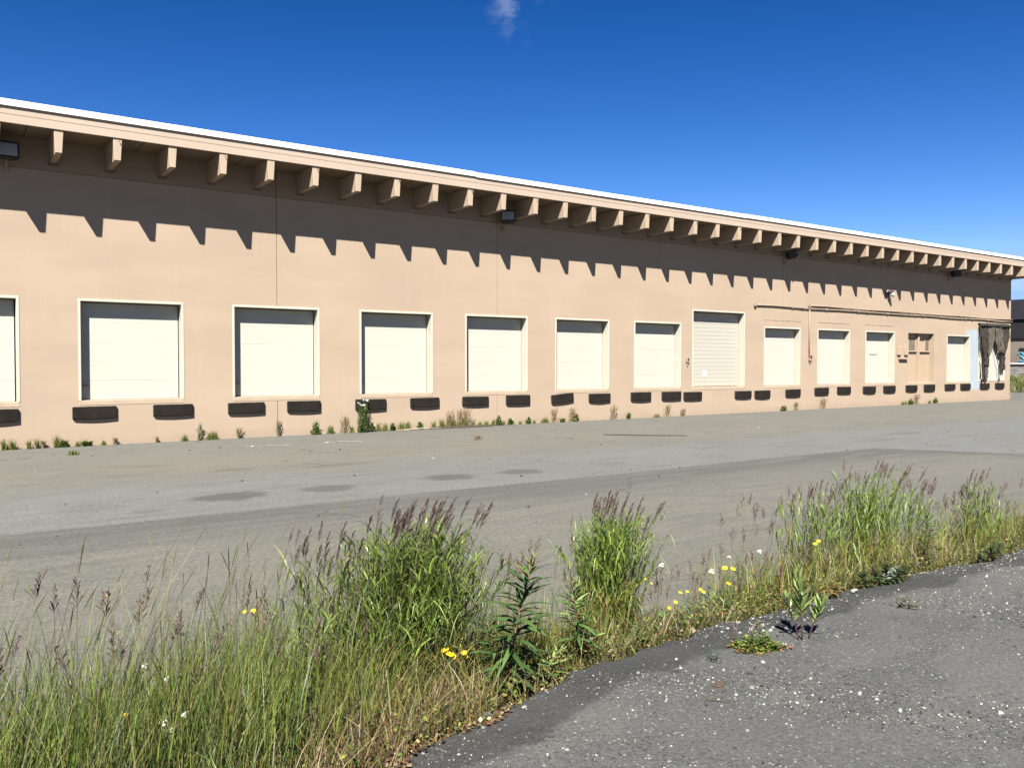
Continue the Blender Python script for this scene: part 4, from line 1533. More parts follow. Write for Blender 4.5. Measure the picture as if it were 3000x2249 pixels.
leafy('fireweed', 6.78, 3.72, [(0, 0, .52, WIND, .05, 46, .12, .12), (.06, .03, .40, WIND, .15, 26, .11, .15)], 'dark fireweed plant standing in the tall grass at right', 'fireweed', 'broad-leaved fireweed plants', [LEAF[2], LEAF[2], LEAF[0]], None, [LEAF[2]], (.08, .04, .03), 7)
leafy('fireweed', 5.05, 3.85, [(0, 0, .62, WIND, .12, 16, .06, .5)], 'thin reddish fireweed stem left of the loose reed clump', 'fireweed', 'broad-leaved fireweed plants', [LEAF[2]], None, LEAF_Y, (.16, .06, .045), 8)
leafy('leafy_weed', 4.28, 3.80, [(0, 0, .24, WIND, .1, 24, .075, .2), (.05, 0, .20, WIND, .3, 16, .07, .2), (-.04, .02, .2, WIND + 3, .3, 14, .07, .2)], 'bushy green weed with yellow buds between the white and yellow wildflowers', 'weed', None, LEAF_L + [LEAF[1]], None, LEAF_Y, (.1, .08, .03), 9)
leafy('leafy_weed', 3.75, 3.62, [(0, 0, .14, WIND, .1, 14, .07, .1), (.05, .02, .12, WIND, .4, 12, .06, .1)], 'small dark green weed under the leftmost yellow wildflowers of the right half', 'weed', None, LEAF, None, LEAF, (.1, .06, .03), 10)
leafy('leafy_weed', 3.34, 2.97, [(0, 0, .085, WIND + 2, .2, 22, .04, .1), (.02, 0, .07, WIND, .4, 14, .035, .1)], 'tiny dark weed on the asphalt left of the clover patch', 'weed', None, [LEAF[2]], LOTZ - .008, [LEAF[2]], (.05, .05, .025), 11)
leafy('leafy_weed', 5.10, 2.91, [(0, 0, .06, WIND + 2.9, 1.4, 9, .10, .1), (0, 0, .06, WIND, 1.3, 9, .10, .1), (0, 0, .07, WIND + 1.2, .6, 7, .09, .1)], 'flat spreading weed on the asphalt right of the lone fireweed', 'weed', None, [leaf_mesh('leaf', .1, (.07, .06, .03), (.05, .07, .025), .4, .2), LEAF[2]], LOTZ - .004, None, (.1, .05, .03), 12)
leafy('leafy_weed', 5.02, 3.42, [(0, 0, .13, WIND, .2, 26, .08, .1), (.04, 0, .10, WIND, .5, 18, .08, .1), (-.05, 0, .09, WIND + 3, .6, 18, .08, .1)], 'rusty brown weed at the asphalt edge right of the lone fireweed', 'weed', None, [leaf_mesh('leaf', .3, (.14, .075, .03), (.11, .09, .03), .4, .3), LEAF_Y[0]], None, None, (.12, .06, .03), 13)
leafy('leafy_weed', 5.72, 3.43, [(0, 0, .17, WIND, .1, 40, .085, .05), (-.10, 0, .15, WIND + 3, .3, 38, .08, .05), (.10, .0, .16, WIND, .3, 40, .08, .05), (-.2, .03, .12, WIND + 3, .3, 34, .08, .05), (.2, .0, .12, WIND, .3, 34, .08, .05)], 'low dark bushy weed in front of the plastic bag', 'weed', None, LEAF_B, None, None, (.07, .05, .03), 14)
leafy('leafy_weed', 7.15, 3.37, [(0, 0, .15, WIND, .1, 36, .085, .05), (.1, 0, .13, WIND, .3, 30, .08, .05), (-.1, 0, .12, WIND + 3, .3, 26, .08, .05)], 'low dark weed at the asphalt edge right of the whitish rag', 'weed', None, LEAF_B, None, None, (.07, .05, .03), 15)


# ---- wildflowers
def petal_head(name, n, r0, L, w, col, ctr):
    v, f, c = [], [], []
    for i in range(n):
        a_ = 2 * math.pi * i / n
        ca_, sa_ = math.cos(a_), math.sin(a_)
        pts = [(0.0, 0, 0), (L * .6, -w / 2, .003), (L, 0, .002 + .004 * (i % 2)), (L * .6, w / 2, .003)]
        k0 = len(v)
        for x, y, z in pts:
            v.append((x * ca_ - y * sa_, x * sa_ + y * ca_, z))
            c.append(col)
        f.append((k0, k0 + 1, k0 + 2, k0 + 3))
    k0 = len(v)
    for i in range(6):
        a_ = 2 * math.pi * i / 6
        v.append((r0 * math.cos(a_), r0 * math.sin(a_), .005))
        c.append(ctr)
    v.append((0, 0, .009))
    c.append(ctr)
    for i in range(6):
        f.append((k0 + i, k0 + (i + 1) % 6, k0 + 6))
    me_ = bpy.data.meshes.new(name)
    me_.from_pydata(v, [], f)
    me_.materials.append(M_PETAL)
    a_ = me_.color_attributes.new('col', 'FLOAT_COLOR', 'POINT')
    a_.data.foreach_set('color', [x for cc in c for x in (*cc, 1)])
    return me_


YEL = petal_head('flower', 12, .006, .017, .009, (.75, .56, .01), (.70, .42, .01))


def umbel():
    v, f, c = [], [], []
    q = random.Random(4)
    for i in range(26):
        rr, a_ = .021 * math.sqrt(q.random()), q.uniform(0, 6.28)
        x, y, z = rr * math.cos(a_), rr * math.sin(a_), .006 - rr * .25 + q.uniform(-.001, .002)
        k0 = len(v)
        s_ = .0042
        v += [(x - s_, y - s_, z), (x + s_, y - s_, z + .001), (x + s_, y + s_, z), (x - s_, y + s_, z + .001)]
        f.append((k0, k0 + 1, k0 + 2, k0 + 3))
        c += [(.42, .42, .38)] * 4
        k0 = len(v)
        v += [(x, y, z), (x + .001, y, z), (0.001, 0, -.02), (0, 0, -.02)]
        f.append((k0, k0 + 1, k0 + 2, k0 + 3))
        c += [(.12, .15, .06)] * 4
    me_ = bpy.data.meshes.new('flower')
    me_.from_pydata(v, [], f)
    me_.materials.append(M_PETAL)
    a_ = me_.color_attributes.new('col', 'FLOAT_COLOR', 'POINT')
    a_.data.foreach_set('color', [x for cc in c for x in (*cc, 1)])
    return me_


WHT = umbel()


def clover_head(col):
    v, f, c = [], [], []
    q = random.Random(7)
    for i in range(30):
        th, ph = math.acos(q.uniform(-.4, 1)), q.uniform(0, 6.28)
        d_ = Vector((math.sin(th) * math.cos(ph), math.sin(th) * math.sin(ph), math.cos(th)))
        a_ = d_.orthogonal() * .003
        k0 = len(v)
        v += [tuple(d_ * .003 - a_), tuple(d_ * .003 + a_), tuple(d_ * .012 + a_ * .7), tuple(d_ * .012 - a_ * .7)]
        f.append((k0, k0 + 1, k0 + 2, k0 + 3))
        c += [(col[0] * .7, col[1] * .55, col[2] * .5)] * 2 + [col] * 2
    me_ = bpy.data.meshes.new('flower')
    me_.from_pydata(v, [], f)
    me_.materials.append(M_PETAL)
    a_ = me_.color_attributes.new('col', 'FLOAT_COLOR', 'POINT')
    a_.data.foreach_set('color', [x for cc in c for x in (*cc, 1)])
    return me_


CLOVER = [clover_head((.36, .30, .25)), clover_head((.30, .20, .17)), clover_head((.42, .39, .34))]


def wildflower(s, p, heads, head_me, label, cat, seed, hscale=1.0, stemcol=(.06, .085, .025), name='wildflower', basal=6, spread=.07):
    """heads: list of (right offset, height)"""
    q = random.Random(seed)
    z0 = gz(s, p)
    r = empty(name, (s, p, z0))
    tag(r, label, cat, 'wildflowers on the verge')
    cr, sr = math.cos(WIND), math.sin(WIND)
    for dx, h in heads:
        tip = Vector((dx * cr + q.uniform(-.02, .02) * sr, dx * sr + q.uniform(-.02, .02) * cr, h))
        pts = [(tip.x * .15, tip.y * .15, -.01), (tip.x * .35, tip.y * .35, h * .4), (tip.x * .75, tip.y * .75, h * .8), tuple(tip)]
        ob('stem', stem_mesh(pts, .0022, .0014, stemcol), r)
        sc = hscale * q.uniform(.7, 1.0)
        me_ = head_me if not isinstance(head_me, list) else q.choice(head_me)
        # heads face the sun and the viewer a little
        ob('flower', me_, r, tip, (q.uniform(.35, .8), q.uniform(-.3, .3), -YAW + q.uniform(-.4, .4)), (sc, sc, sc))
    for i in range(basal):
        L = q.uniform(.06, .11)
        ob('leaf', q.choice(LEAF), r, (0, 0, .01 + .02 * i), (0, -q.uniform(.2, .9), q.uniform(0, 6.28)), (L, L, L))
    return r


wildflower(2.16, 3.62, [(-.07, .30), (-.045, .31), (-.03, .285), (0, .27), (.03, .295), (.045, .265), (-.055, .29)], YEL, 'cluster of bright yellow flowers at the right foot of the largest grass clump', 'yellow flowers', 21)
wildflower(1.30, 4.25, [(-.02, .62), (.02, .62)], YEL, 'pair of yellow flowers in the tall grass left of the largest clump', 'yellow flowers', 22, 1.0)
wildflower(.62, 3.65, [(0, .38)], YEL, 'single small yellow flower low in the grass at left', 'yellow flowers', 23, .7)
wildflower(3.86, 3.86, [(-.10, .36), (-.07, .33)], YEL, 'two small yellow flowers on a tall stem right of the middle grass clump', 'yellow flowers', 24, .7)
wildflower(3.86, 3.66, [(-.02, .26), (.02, .265), (-.06, .20), (-.10, .17)], YEL, 'four yellow flowers just right of the middle grass clump', 'yellow flowers', 25, .9)
wildflower(4.02, 3.68, [(0, .25), (.015, .235)], YEL, 'two yellow flowers in the middle of the low verge, below a white flower head', 'yellow flowers', 26, .9)
wildflower(4.38, 3.75, [(-.02, .37), (.02, .365), (0, .26)], YEL, 'largest yellow flowers, three together, left of the bushy weed', 'yellow flowers', 27, 1.25)
wildflower(5.02, 3.55, [(0, .42), (.03, .44)], YEL, 'two yellow flowers above the lone fireweed', 'yellow flowers', 28, 1.1)
wildflower(3.88, 3.95, [(.03, .46)], WHT, 'tallest white yarrow head, on a bare stem right of the middle grass clump', 'white flower', 31)
wildflower(4.22, 3.78, [(.0, .37)], WHT, 'white yarrow head left of the largest yellow flowers', 'white flower', 32, 1.15)
wildflower(4.62, 3.95, [(.0, .43)], WHT, 'small white flower head above the bushy weed', 'white flower', 33, .7)
wildflower(4.95, 3.95, [(.0, .43)], WHT, 'small white flower head halfway between bushy weed and loose reed clump', 'white flower', 34, .8)
wildflower(.75, 4.0, [(0, .50), (.10, .44)], WHT, 'two white flower heads high in the left grass', 'white flower', 35, .6)
wildflower(.72, 3.50, [(0, .36), (.02, .33), (.09, .40)], WHT, 'three white flower heads in the middle of the left grass', 'white flower', 36, .7)
wildflower(.42, 3.35, [(0, .30), (.10, .26)], WHT, 'two white flower heads low in the left grass', 'white flower', 37, .65)
wildflower(3.62, 3.55, [(0, .10), (.05, .11), (.08, .09), (.13, .10)], CLOVER, 'row of pinkish clover heads along the asphalt edge right of the rosette', 'clover', 38, .75, basal=0)
wildflower(4.15, 3.56, [(0, .11), (.04, .12), (.07, .10), (.10, .12), (.02, .09)], CLOVER, 'pinkish clover heads at the asphalt edge above the clover patch', 'clover', 39, .75, basal=0)
wildflower(3.0, 3.46, [(0, .12), (-.06, .16), (.05, .09)], CLOVER, 'pinkish clover heads beside the slender fireweed', 'clover', 40, .75, basal=0)

# ---- clover patch on the lot
cp = empty('clover_patch', (3.70, 2.97, LOTZ - .012))
tag(cp, 'green clover patch with white heads growing through the asphalt', 'clover')
parts = []
n = 1500
a_ = nr.uniform(0, 6.28, n)
rr = np.sqrt(nr.random(n)) * (1 + .28 * np.sin(a_ * 3 + 1) + .15 * np.sin(a_ * 7))
xr = rr * np.cos(a_) * .155
yr = rr * np.sin(a_) * .085
X = xr * math.cos(WIND) + yr * math.sin(YAW)
Y = xr * math.sin(WIND) + yr * math.cos(YAW)
lump = .5 + .5 * np.sin(xr * 38 + 1) * np.sin(yr * 55 + 2)
Z = nr.random(n) * (.05 + .11 * lump) * (1.15 - rr) + .006
ctr = np.column_stack([X, Y, Z])
an = nr.uniform(0, 6.28, n)
el = nr.uniform(-.2, .5, n)
L = nr.uniform(.012, .022, n)
d1_ = np.column_stack([np.cos(an) * np.cos(el), np.sin(an) * np.cos(el), np.sin(el)])
d2_ = np.column_stack([-np.sin(an), np.cos(an), nr.normal(0, .2, n)])
P = np.empty((n, 4, 3))
P[:, 0] = ctr
P[:, 1] = ctr + d1_ * (L * .6)[:, None] + d2_ * (L * .42)[:, None]
P[:, 2] = ctr + d1_ * L[:, None]
P[:, 3] = ctr + d1_ * (L * .6)[:, None] - d2_ * (L * .42)[:, None]
C = np.ones((n, 4, 4))
cc = pick(GREEN + BRIGHT[:2] + YELLOWG[:1], n, .2)
edge_ = (rr > .82)[:, None] & (nr.random((n, 1)) < .4)
cc = np.where(edge_, pick([(.26, .11, .07), (.20, .12, .06)], n), cc)
C[..., :3] = cc[:, None, :]
parts.append((P.reshape(-1, 3), np.arange(n * 4).reshape(n, 4), C.reshape(-1, 4)))
o = ob('foliage', np_mesh('foliage', parts, M_LEAF), cp)
o['kind'] = 'stuff'
q = random.Random(3)
for xr, yr, h, k in ((-.09, .05, .14, 2), (.0, .06, .12, 1), (.05, .06, .12, 2), (.15, -.02, .04, 2), (.185, -.03, .035, 1), (-.02, .05, .10, 0)):
    ob('flower', CLOVER[k], cp, (xr * math.cos(WIND) + yr * math.sin(YAW), xr * math.sin(WIND) + yr * math.cos(YAW), h), (q.uniform(-.2, .3), q.uniform(-.2, .2), 0), (.85, .85, .85))
for xr, yr, h in ((-.12, .02, .16), (-.10, .03, .12)):
    x, y = xr * math.cos(WIND) + yr * math.sin(YAW), xr * math.sin(WIND) + yr * math.cos(YAW)
    ob('stem', stem_mesh([(x, y, 0), (x + .004, y, h * .5), (x - .004, y, h)], .0025, .0015, (.10, .05, .04)), cp)

# ---- weeds at the foot of the dock wall
ORD = ['first', 'second', 'third', 'fourth', 'fifth', 'sixth', 'seventh', 'eighth', 'ninth', 'tenth', 'eleventh', 'twelfth', 'thirteenth', 'fourteenth', 'fifteenth', 'sixteenth', 'seventeenth', 'eighteenth', 'nineteenth', 'twentieth', 'twenty-first', 'twenty-second', 'twenty-third', 'twenty-fourth', 'twenty-fifth', 'twenty-sixth', 'twenty-seventh', 'twenty-eighth', 'twenty-ninth', 'thirtieth', 'thirty-first', 'thirty-second', 'thirty-third', 'thirty-fourth', 'thirty-fifth', 'thirty-sixth']


def px2s(x, p=D - .09):
    d_ = px_dir(x, 1200)
    return d_.x / d_.y * p


def wall_tuft(s, w, h, kind, label, group, y=D - .08):
    r = empty('wall_weed', (s, y, 0))
    tag(r, label, 'weed', group)
    if kind == 'green':
        n = int(60 + 260 * w)
        bx_ = nr.normal(0, .36, n).clip(-1, 1) * w / 2
        base = np.column_stack([bx_, nr.normal(0, .02, n).clip(-.05, .05), np.full(n, -.005)])
        hh = h * 1.25 * (1 - .5 * (bx_ / (w / 2)) ** 2) * nr.uniform(.25, 1, n)
        P, F, C, _, _ = strips(base, hh, nr.uniform(3.1, 6.3, n), nr.uniform(.05, .5, n), nr.uniform(1.2, 2, n), nr.uniform(.008, .016, n), 4, pick(GREEN + YELLOWG[:2], n), pick(BRIGHT + YELLOWG, n))
        o_ = ob('blades', np_mesh('blades', [(P, F, C)], M_GRASS), r)
    elif kind == 'bush':
        n = int(90 + 340 * w)
        th = nr.uniform(0, 6.28, n)
        rr_ = np.sqrt(nr.random(n)) * w / 2
        z_ = nr.random(n)
        base = np.column_stack([np.cos(th) * rr_ * (1.1 - .6 * z_), np.sin(th) * rr_ * .3 - .03, z_ * h * .9 * (1 - .5 * (rr_ / (w / 2)) ** 2)])
        P, F, C, _, _ = strips(base, nr.uniform(.03, .09, n), nr.uniform(0, 6.28, n), nr.uniform(.3, 1.2, n), np.full(n, 1.2), nr.uniform(.018, .036, n), 2, pick(DARKG + GREEN, n), pick(GREEN + BRIGHT[:1], n), wprof=lambda u: .3 + np.sin(np.pi * np.clip(u, 0, 1)))
        pr = [(P, F, C)]
        P, F, C, _, _ = strips(np.column_stack([nr.normal(0, w * .12, 8), nr.normal(-.02, .01, 8), np.zeros(8)]), np.full(8, h * .85), nr.uniform(0, 6.28, 8), nr.uniform(.05, .4, 8), np.full(8, 1.4), np.full(8, .012), 4, pick(RUSTY, 8), pick(GREEN, 8))
        pr.append((P, F, C))
        o_ = ob('foliage', np_mesh('foliage', pr, M_LEAF), r)
    elif kind == 'dry':
        n = int(26 + 60 * w)
        base = np.column_stack([nr.normal(0, w * .16, n), nr.normal(0, .02, n), np.full(n, -.005)])
        P, F, C, tips, td = strips(base, h * nr.uniform(.55, 1, n), nr.normal(WIND + .3, .7, n), nr.uniform(.05, .55, n), nr.uniform(1.1, 1.8, n), nr.uniform(.005, .009, n), 4, pick(STRAW, n), pick(STRAW, n))
        pr = [(P, F, C)]
        rep = np.repeat(np.arange(n), 7)
        m_ = len(rep)
        u = np.tile(np.linspace(0, .5, 7), n)[:, None]
        bs = tips[rep] * (1 - u * .35) + base[rep] * u * .35
        P, F, C, _, _ = strips(bs, nr.uniform(.03, .07, m_), nr.uniform(0, 6.28, m_), nr.uniform(.2, .9, m_), np.full(m_, 1.2), nr.uniform(.005, .010, m_), 2, pick(STRAW, m_), pick(STRAW + RUSTY[:1], m_))
        pr.append((P, F, C))
        o_ = ob('stalks', np_mesh('stalks', pr, M_GRASS), r)
    elif kind == 'thin':
        n = 5
        base = np.column_stack([nr.normal(0, w * .12, n), nr.normal(0, .01, n), np.full(n, -.005)])
        hh = h * nr.uniform(.55, 1, n)
        az_ = nr.uniform(3.1, 6.3, n)
        ln_ = nr.uniform(.05, .25, n)
        P, F, C, tips, td = strips(base, hh, az_, ln_, np.full(n, 1.5), np.full(n, .012), 5, pick(GREEN, n), pick(GREEN, n))
        pr = [(P, F, C)]
        m_ = n * 12
        rep = np.repeat(np.arange(n), 12)
        u = np.tile(np.linspace(.05, .95, 12), n)
        o1 = ln_[rep] * hh[rep] * u ** 1.5
        bs = np.column_stack([base[rep, 0] + np.cos(az_[rep]) * o1, base[rep, 1] + np.sin(az_[rep]) * o1, hh[rep] * u])
        P, F, C, _, _ = strips(bs, nr.uniform(.05, .12, m_), nr.uniform(0, 6.28, m_), nr.uniform(.5, 1.3, m_), np.full(m_, 1.2), nr.uniform(.014, .024, m_), 3, pick([(.10, .115, .06), (.08, .10, .045)], m_), pick([(.12, .13, .07), (.16, .15, .08)], m_))
        pr.append((P, F, C))
        o_ = ob('foliage', np_mesh('foliage', pr, M_LEAF), r)
    o_['kind'] = 'stuff'
    return r


PXM = 2427.0


def wall_list():
    L = []
    a = lambda x0, sc, items: [L.append((x0 + x / sc, w / sc, h / sc, k)) for x, w, h, k in items]
    a(0, 3.568, [(30, 70, 120, 'green'), (130, 100, 115, 'green'), (295, 45, 95, 'green'), (385, 60, 100, 'green'), (437, 50, 70, 'dry'), (590, 120, 125, 'green'), (665, 80, 70, 'bush'),
                 (810, 110, 55, 'green'), (875, 30, 40, 'bush'), (930, 30, 30, 'bush'), (1080, 80, 50, 'green'), (1195, 60, 65, 'dry'), (1632, 40, 48, 'dry'), (1925, 110, 68, 'green'), (2085, 80, 195, 'thin'), (2195, 110, 75, 'green')])
    a(600, 3.687, [(100, 130, 95, 'green'), (365, 80, 115, 'thin'), (800, 150, 200, 'thin'), (1195, 150, 155, 'bush'), (1355, 110, 95, 'green'), (1490, 120, 180, 'dry'), (1590, 60, 70, 'green'),
                   (1800, 130, 95, 'bush'), (1870, 70, 95, 'green'), (1945, 80, 90, 'green'), (2025, 80, 85, 'bush'), (2120, 110, 95, 'green')])
    a(1150, 3.403, [(150, 90, 90, 'green'), (270, 80, 80, 'bush'), (410, 60, 75, 'green'), (490, 90, 95, 'green'), (545, 110, 185, 'dry'), (600, 160, 80, 'green'), (650, 90, 195, 'dry'), (712, 80, 105, 'green'), (715, 60, 200, 'dry'),
                    (803, 50, 60, 'green'), (870, 80, 45, 'green'), (935, 70, 50, 'green'), (1005, 60, 60, 'green'), (1055, 80, 100, 'bush'), (1105, 60, 50, 'green'), (1175, 70, 62, 'bush'), (1275, 50, 35, 'green'),
                    (1355, 60, 62, 'bush'), (1415, 40, 35, 'green'), (1520, 110, 60, 'green'), (1595, 60, 150, 'dry'), (1690, 60, 30, 'bush'), (1775, 70, 140, 'dry'), (1830, 60, 75, 'bush'), (2190, 90, 150, 'dry')])
    a(1800, 2.369, [(97, 28, 38, 'bush'), (295, 70, 25, 'green'), (362, 50, 85, 'dry'), (475, 45, 48, 'dry'), (1175, 55, 34, 'bush'), (1257, 50, 55, 'dry'), (1445, 60, 75, 'dry')])
    a(2400, 3.015, [(735, 30, 32, 'green'), (765, 30, 32, 'green'), (805, 45, 52, 'bush'), (855, 80, 92, 'dry'), (975, 35, 28, 'green'), (1025, 40, 50, 'bush')])
    return L


KW = {'green': 'grassy green tuft', 'bush': 'dark leafy weed', 'dry': 'dry straw-coloured weed', 'thin': 'sparse grey-green weed'}
cnt = {'green': 0, 'bush': 0, 'dry': 0, 'thin': 0}
for x, w, h, k in sorted(wall_list()):
    s = px2s(x)
    depth = s * math.sin(YAW) + (D - .09) * math.cos(YAW)
    mpp = depth / PXM
    # a pixel across the picture spans more metres along the receding wall
    along = mpp / max(.25, math.cos(YAW) - 0) if False else (px2s(x + .5) - px2s(x - .5))
    i = cnt[k]
    cnt[k] += 1
    word = ORD[i] if i < len(ORD) else 'far right'
    lab = '%s at the dock wall foot, %s such from the left' % (KW[k], word)
    wall_tuft(s, max(.08, w * along * .8), max(.07, h * mpp), k, lab, 'weeds along the dock wall')

# tall white-flowered weed in front of a bumper
sw = px2s(600 + 1690 / 3.687)
r = empty('flowering_weed', (sw, D - .22, 0))
tag(r, 'tall dark weed with white flowers in front of the third full door\'s left bumper', 'weed')
n = 34
base = np.column_stack([nr.normal(0, .10, n), nr.normal(0, .05, n), np.full(n, -.005)])
hh = nr.uniform(.45, .95, n)
az_ = nr.uniform(0, 6.28, n)
ln_ = nr.uniform(.02, .2, n)
P, F, C, tips, td = strips(base, hh, az_, ln_, np.full(n, 1.4), np.full(n, .012), 5, pick(DARKG, n), pick(GREEN, n))
pr = [(P, F, C)]
rep = np.repeat(np.arange(n), 34)
m_ = len(rep)
u = np.tile(np.linspace(.03, .92, 34), n)
o1 = ln_[rep] * hh[rep] * u ** 1.4
bs = np.column_stack([base[rep, 0] + np.cos(az_[rep]) * o1, base[rep, 1] + np.sin(az_[rep]) * o1, hh[rep] * u])
P, F, C, _, _ = strips(bs, nr.uniform(.03, .08, m_), nr.uniform(0, 6.28, m_), nr.uniform(.5, 1.4, m_), np.full(m_, 1.2), nr.uniform(.010, .020, m_), 3, pick(DARKG + GREEN[:2], m_), pick(GREEN, m_))
pr.append((P, F, C))
ob('foliage', np_mesh('foliage', pr, M_LEAF), r)['kind'] = 'stuff'
for i in np.argsort(-tips[:, 2])[:15]:
    ob('flower', WHT, r, tuple(tips[i]), (.7, 0, -YAW), (1.15, 1.15, 1.15))

wall_tuft(2.37, .28, .10, 'green', 'small grass tuft growing in the yard asphalt at far left', 'weeds in the yard', 20.2)
wall_tuft(11.43, .35, .09, 'dry', 'low weed line in a yard crack below the fourth full door', 'weeds in the yard', 18.1)
b1 = wall_tuft(50.2, 1.5, .75, 'dry', 'dry bush at the far right corner of the warehouse', 'weeds along the dock wall', D + .6)

# ------------------------------------------------------------------ litter and marks


def blob(name, loc, size, mat, label, cat, seed, flat=1.0, sub=2, rough=.35):
    import bmesh
    bm = bmesh.new()
    bmesh.ops.create_icosphere(bm, subdivisions=sub, radius=1)
    q = random.Random(seed)
    ph = [(Vector((q.uniform(-1, 1), q.uniform(-1, 1), q.uniform(-1, 1))).normalized(), q.uniform(2, 5), q.uniform(0, 6)) for _ in range(6)]
    for v_ in bm.verts:
        d_ = v_.co.normalized()
        k = 1 + rough * sum(math.sin(a_.dot(d_) * f_ + o_) for a_, f_, o_ in ph) / 4 + q.uniform(-.5, .5) * rough * .35
        v_.co = Vector((d_.x * size[0] * k, d_.y * size[1] * k, max(-.3, d_.z * flat) * size[2] * k))
    me_ = bpy.data.meshes.new(name)
    bm.to_mesh(me_)
    bm.free()
    me_.materials.append(mat)
    o_ = ob(name, me_, None, loc)
    tag(o_, label, cat)
    return o_


blob('plastic_scrap', (2.12, 3.27, gz(2.12, 3.27) + .02), (.030, .022, .024), M_PLASTIC, 'crumpled clear plastic scrap at the asphalt edge below the large fireweed', 'litter', 1, rough=.6)
blob('pale_stone', (2.78, 3.41, gz(2.78, 3.41) + .015), (.032, .022, .022), M_ROCK, 'pale broken stone at the asphalt edge below the slender fireweed', 'stone', 2)
blob('pale_stone', (2.23, 3.12, gz(2.23, 3.12) + .006), (.014, .010, .010), M_ROCK, 'small pale pebble on the lot edge near the plastic scrap', 'stone', 12)
blob('plastic_scrap', (2.98, 3.43, gz(2.98, 3.43) + .006), (.013, .010, .010), M_BLUEBIT, 'tiny blue plastic scrap at the asphalt edge', 'litter', 3)
blob('plastic_bag', (6.08, 3.60, gz(6.08, 3.60) + .05), (.085, .06, .06), M_PLASTIC, 'clear crumpled plastic bag lying against the right-hand grass', 'plastic bag', 4, rough=.5, sub=3)
blob('plastic_scrap', (6.35, 3.46, gz(6.35, 3.46) + .015), (.075, .035, .018), M_PAPER, 'flat whitish rag right of the plastic bag', 'litter', 5, rough=.6)
blob('plastic_scrap', (5.28, 3.40, gz(5.28, 3.40) + .012), (.035, .015, .012), M_PAPER, 'small white scrap of paper beside the rusty weed', 'litter', 6, rough=.6)
blob('dead_leaf', (3.10, 2.72, lot_z(3.1, 2.72) + .004), (.045, .025, .010), M_BROWNLEAF, 'dark brown dead leaf lying on the near asphalt', 'leaf', 7, rough=.6)
mb = MB().tube([(-.05, 0, .004), (0, .003, .006), (.06, -.004, .004)], .003, 5)
o = ob('twig', mb.mesh('twig', M_TWIG), None, (2.95, 2.60, lot_z(2.95, 2.6)), (0, 0, -YAW - .2))
tag(o, 'short dark twig lying on the near asphalt below the dead leaf', 'twig')
mb = MB().tube([(0, 0, .012), (.55, .03, .014), (1.2, -.02, .012), (2.27, .0, .014)], .016, 6)
o = ob('metal_rod', mb.mesh('metal_rod', M_WOODDARK), None, (15.2, 17.49, 0), (0, 0, math.atan2(-1.55, 1.66)))
tag(o, 'long thin black rod lying on the yard asphalt', 'rod')
mb = MB().box(0, 2.2, -.05, .05, .002, .06)
o = ob('timber_strip', mb.mesh('timber_strip', M_TWIG), None, (12.2, D - .28, 0), (0, 0, R(-2)))
tag(o, 'dark timber strip lying among the weeds at the wall foot', 'timber')
for i, (x, y, L, a_) in enumerate(((9.9, D - .30, 1.1, .05), (10.1, D - .36, 1.2, -.06), (10.0, D - .25, 1.0, -.02), (10.3, D - .33, .9, .1))):
    mb = MB().tube([(0, 0, .02), (L * .5, .02, .05), (L, 0, .03)], .014, 5, .006)
    o = ob('dry_stalk', mb.mesh('dry_stalk', M_SILL), None, (x + 1.2, y, 0), (0, 0, a_))
    tag(o, ('leftmost', 'longest', 'hindmost', 'rightmost')[i] + ' dry stalk of the fallen bundle at the wall foot', 'stalk', 'bundle of fallen stalks')


def mark(name, pts_list, label):
    mb_ = MB()
    for pts in pts_list:
        mb_.poly([(x, y, 0) for x, y in pts])
    o_ = ob(name, mb_.mesh(name, M_WHITE), None, (0, 0, .007))
    tag(o_, label, 'paint mark')


def dash(x0, y0, x1, y1, w):
    d_ = Vector((x1 - x0, y1 - y0)).normalized()
    n_ = Vector((-d_.y, d_.x)) * w / 2
    return [(x0 - n_.x, y0 - n_.y), (x1 - n_.x, y1 - n_.y), (x1 + n_.x, y1 + n_.y), (x0 + n_.x, y0 + n_.y)]


mark('paint_mark', [dash(6.02, 19.95, 6.32, 19.72, .03), dash(6.10, 19.72, 6.22, 20.0, .03)], 'leftmost small white painted cross on the yard below the second full door')
mark('paint_mark', [dash(6.52, 19.88, 6.98, 19.58, .03), dash(6.9, 19.75, 7.0, 19.5, .03)], 'white painted dash right of the leftmost cross on the yard')
mark('paint_mark', [dash(7.88, 19.80, 8.18, 19.62, .03), dash(7.9, 19.58, 8.1, 19.90, .03)], 'white painted cross on the yard left of the flowering weed')
mark('paint_mark', [dash(8.30, 19.90, 8.86, 19.55, .04)], 'longest white painted dash on the yard before the flowering weed')

# small stones and specks on the yard
V, C = [], []
N = 260
s = nr.uniform(-.5, 26, N)
p = nr.uniform(6.0, 21.5, N)
r_ = nr.gamma(2, .0045, N).clip(.005, .022)
an = nr.uniform(0, 6.3, N)
ca, sa = np.cos(an), np.sin(an)
Q = cubev[None] * (1 + nr.normal(0, .2, (N, 8, 3))) * (nr.uniform(.6, 1.4, (N, 1, 3)) * r_[:, None, None])
V = np.stack([Q[..., 0] * ca[:, None] - Q[..., 1] * sa[:, None] + s[:, None], Q[..., 0] * sa[:, None] + Q[..., 1] * ca[:, None] + p[:, None], Q[..., 2] * .6 + r_[:, None] * .3 + .004], -1)
F = (cubef[None] + (np.arange(N) * 8)[:, None, None]).reshape(-1, 4)
C = np.ones((N, 8, 4))
C[..., :3] = pick([(.03, .028, .026), (.05, .045, .04), (.03, .03, .03), (.02, .02, .02), (.17, .16, .15), (.09, .085, .075)], N)[:, None, :]
o = ob('yard_stones', np_mesh('yard_stones', [(V.reshape(-1, 3), F, C.reshape(-1, 4))], mg))
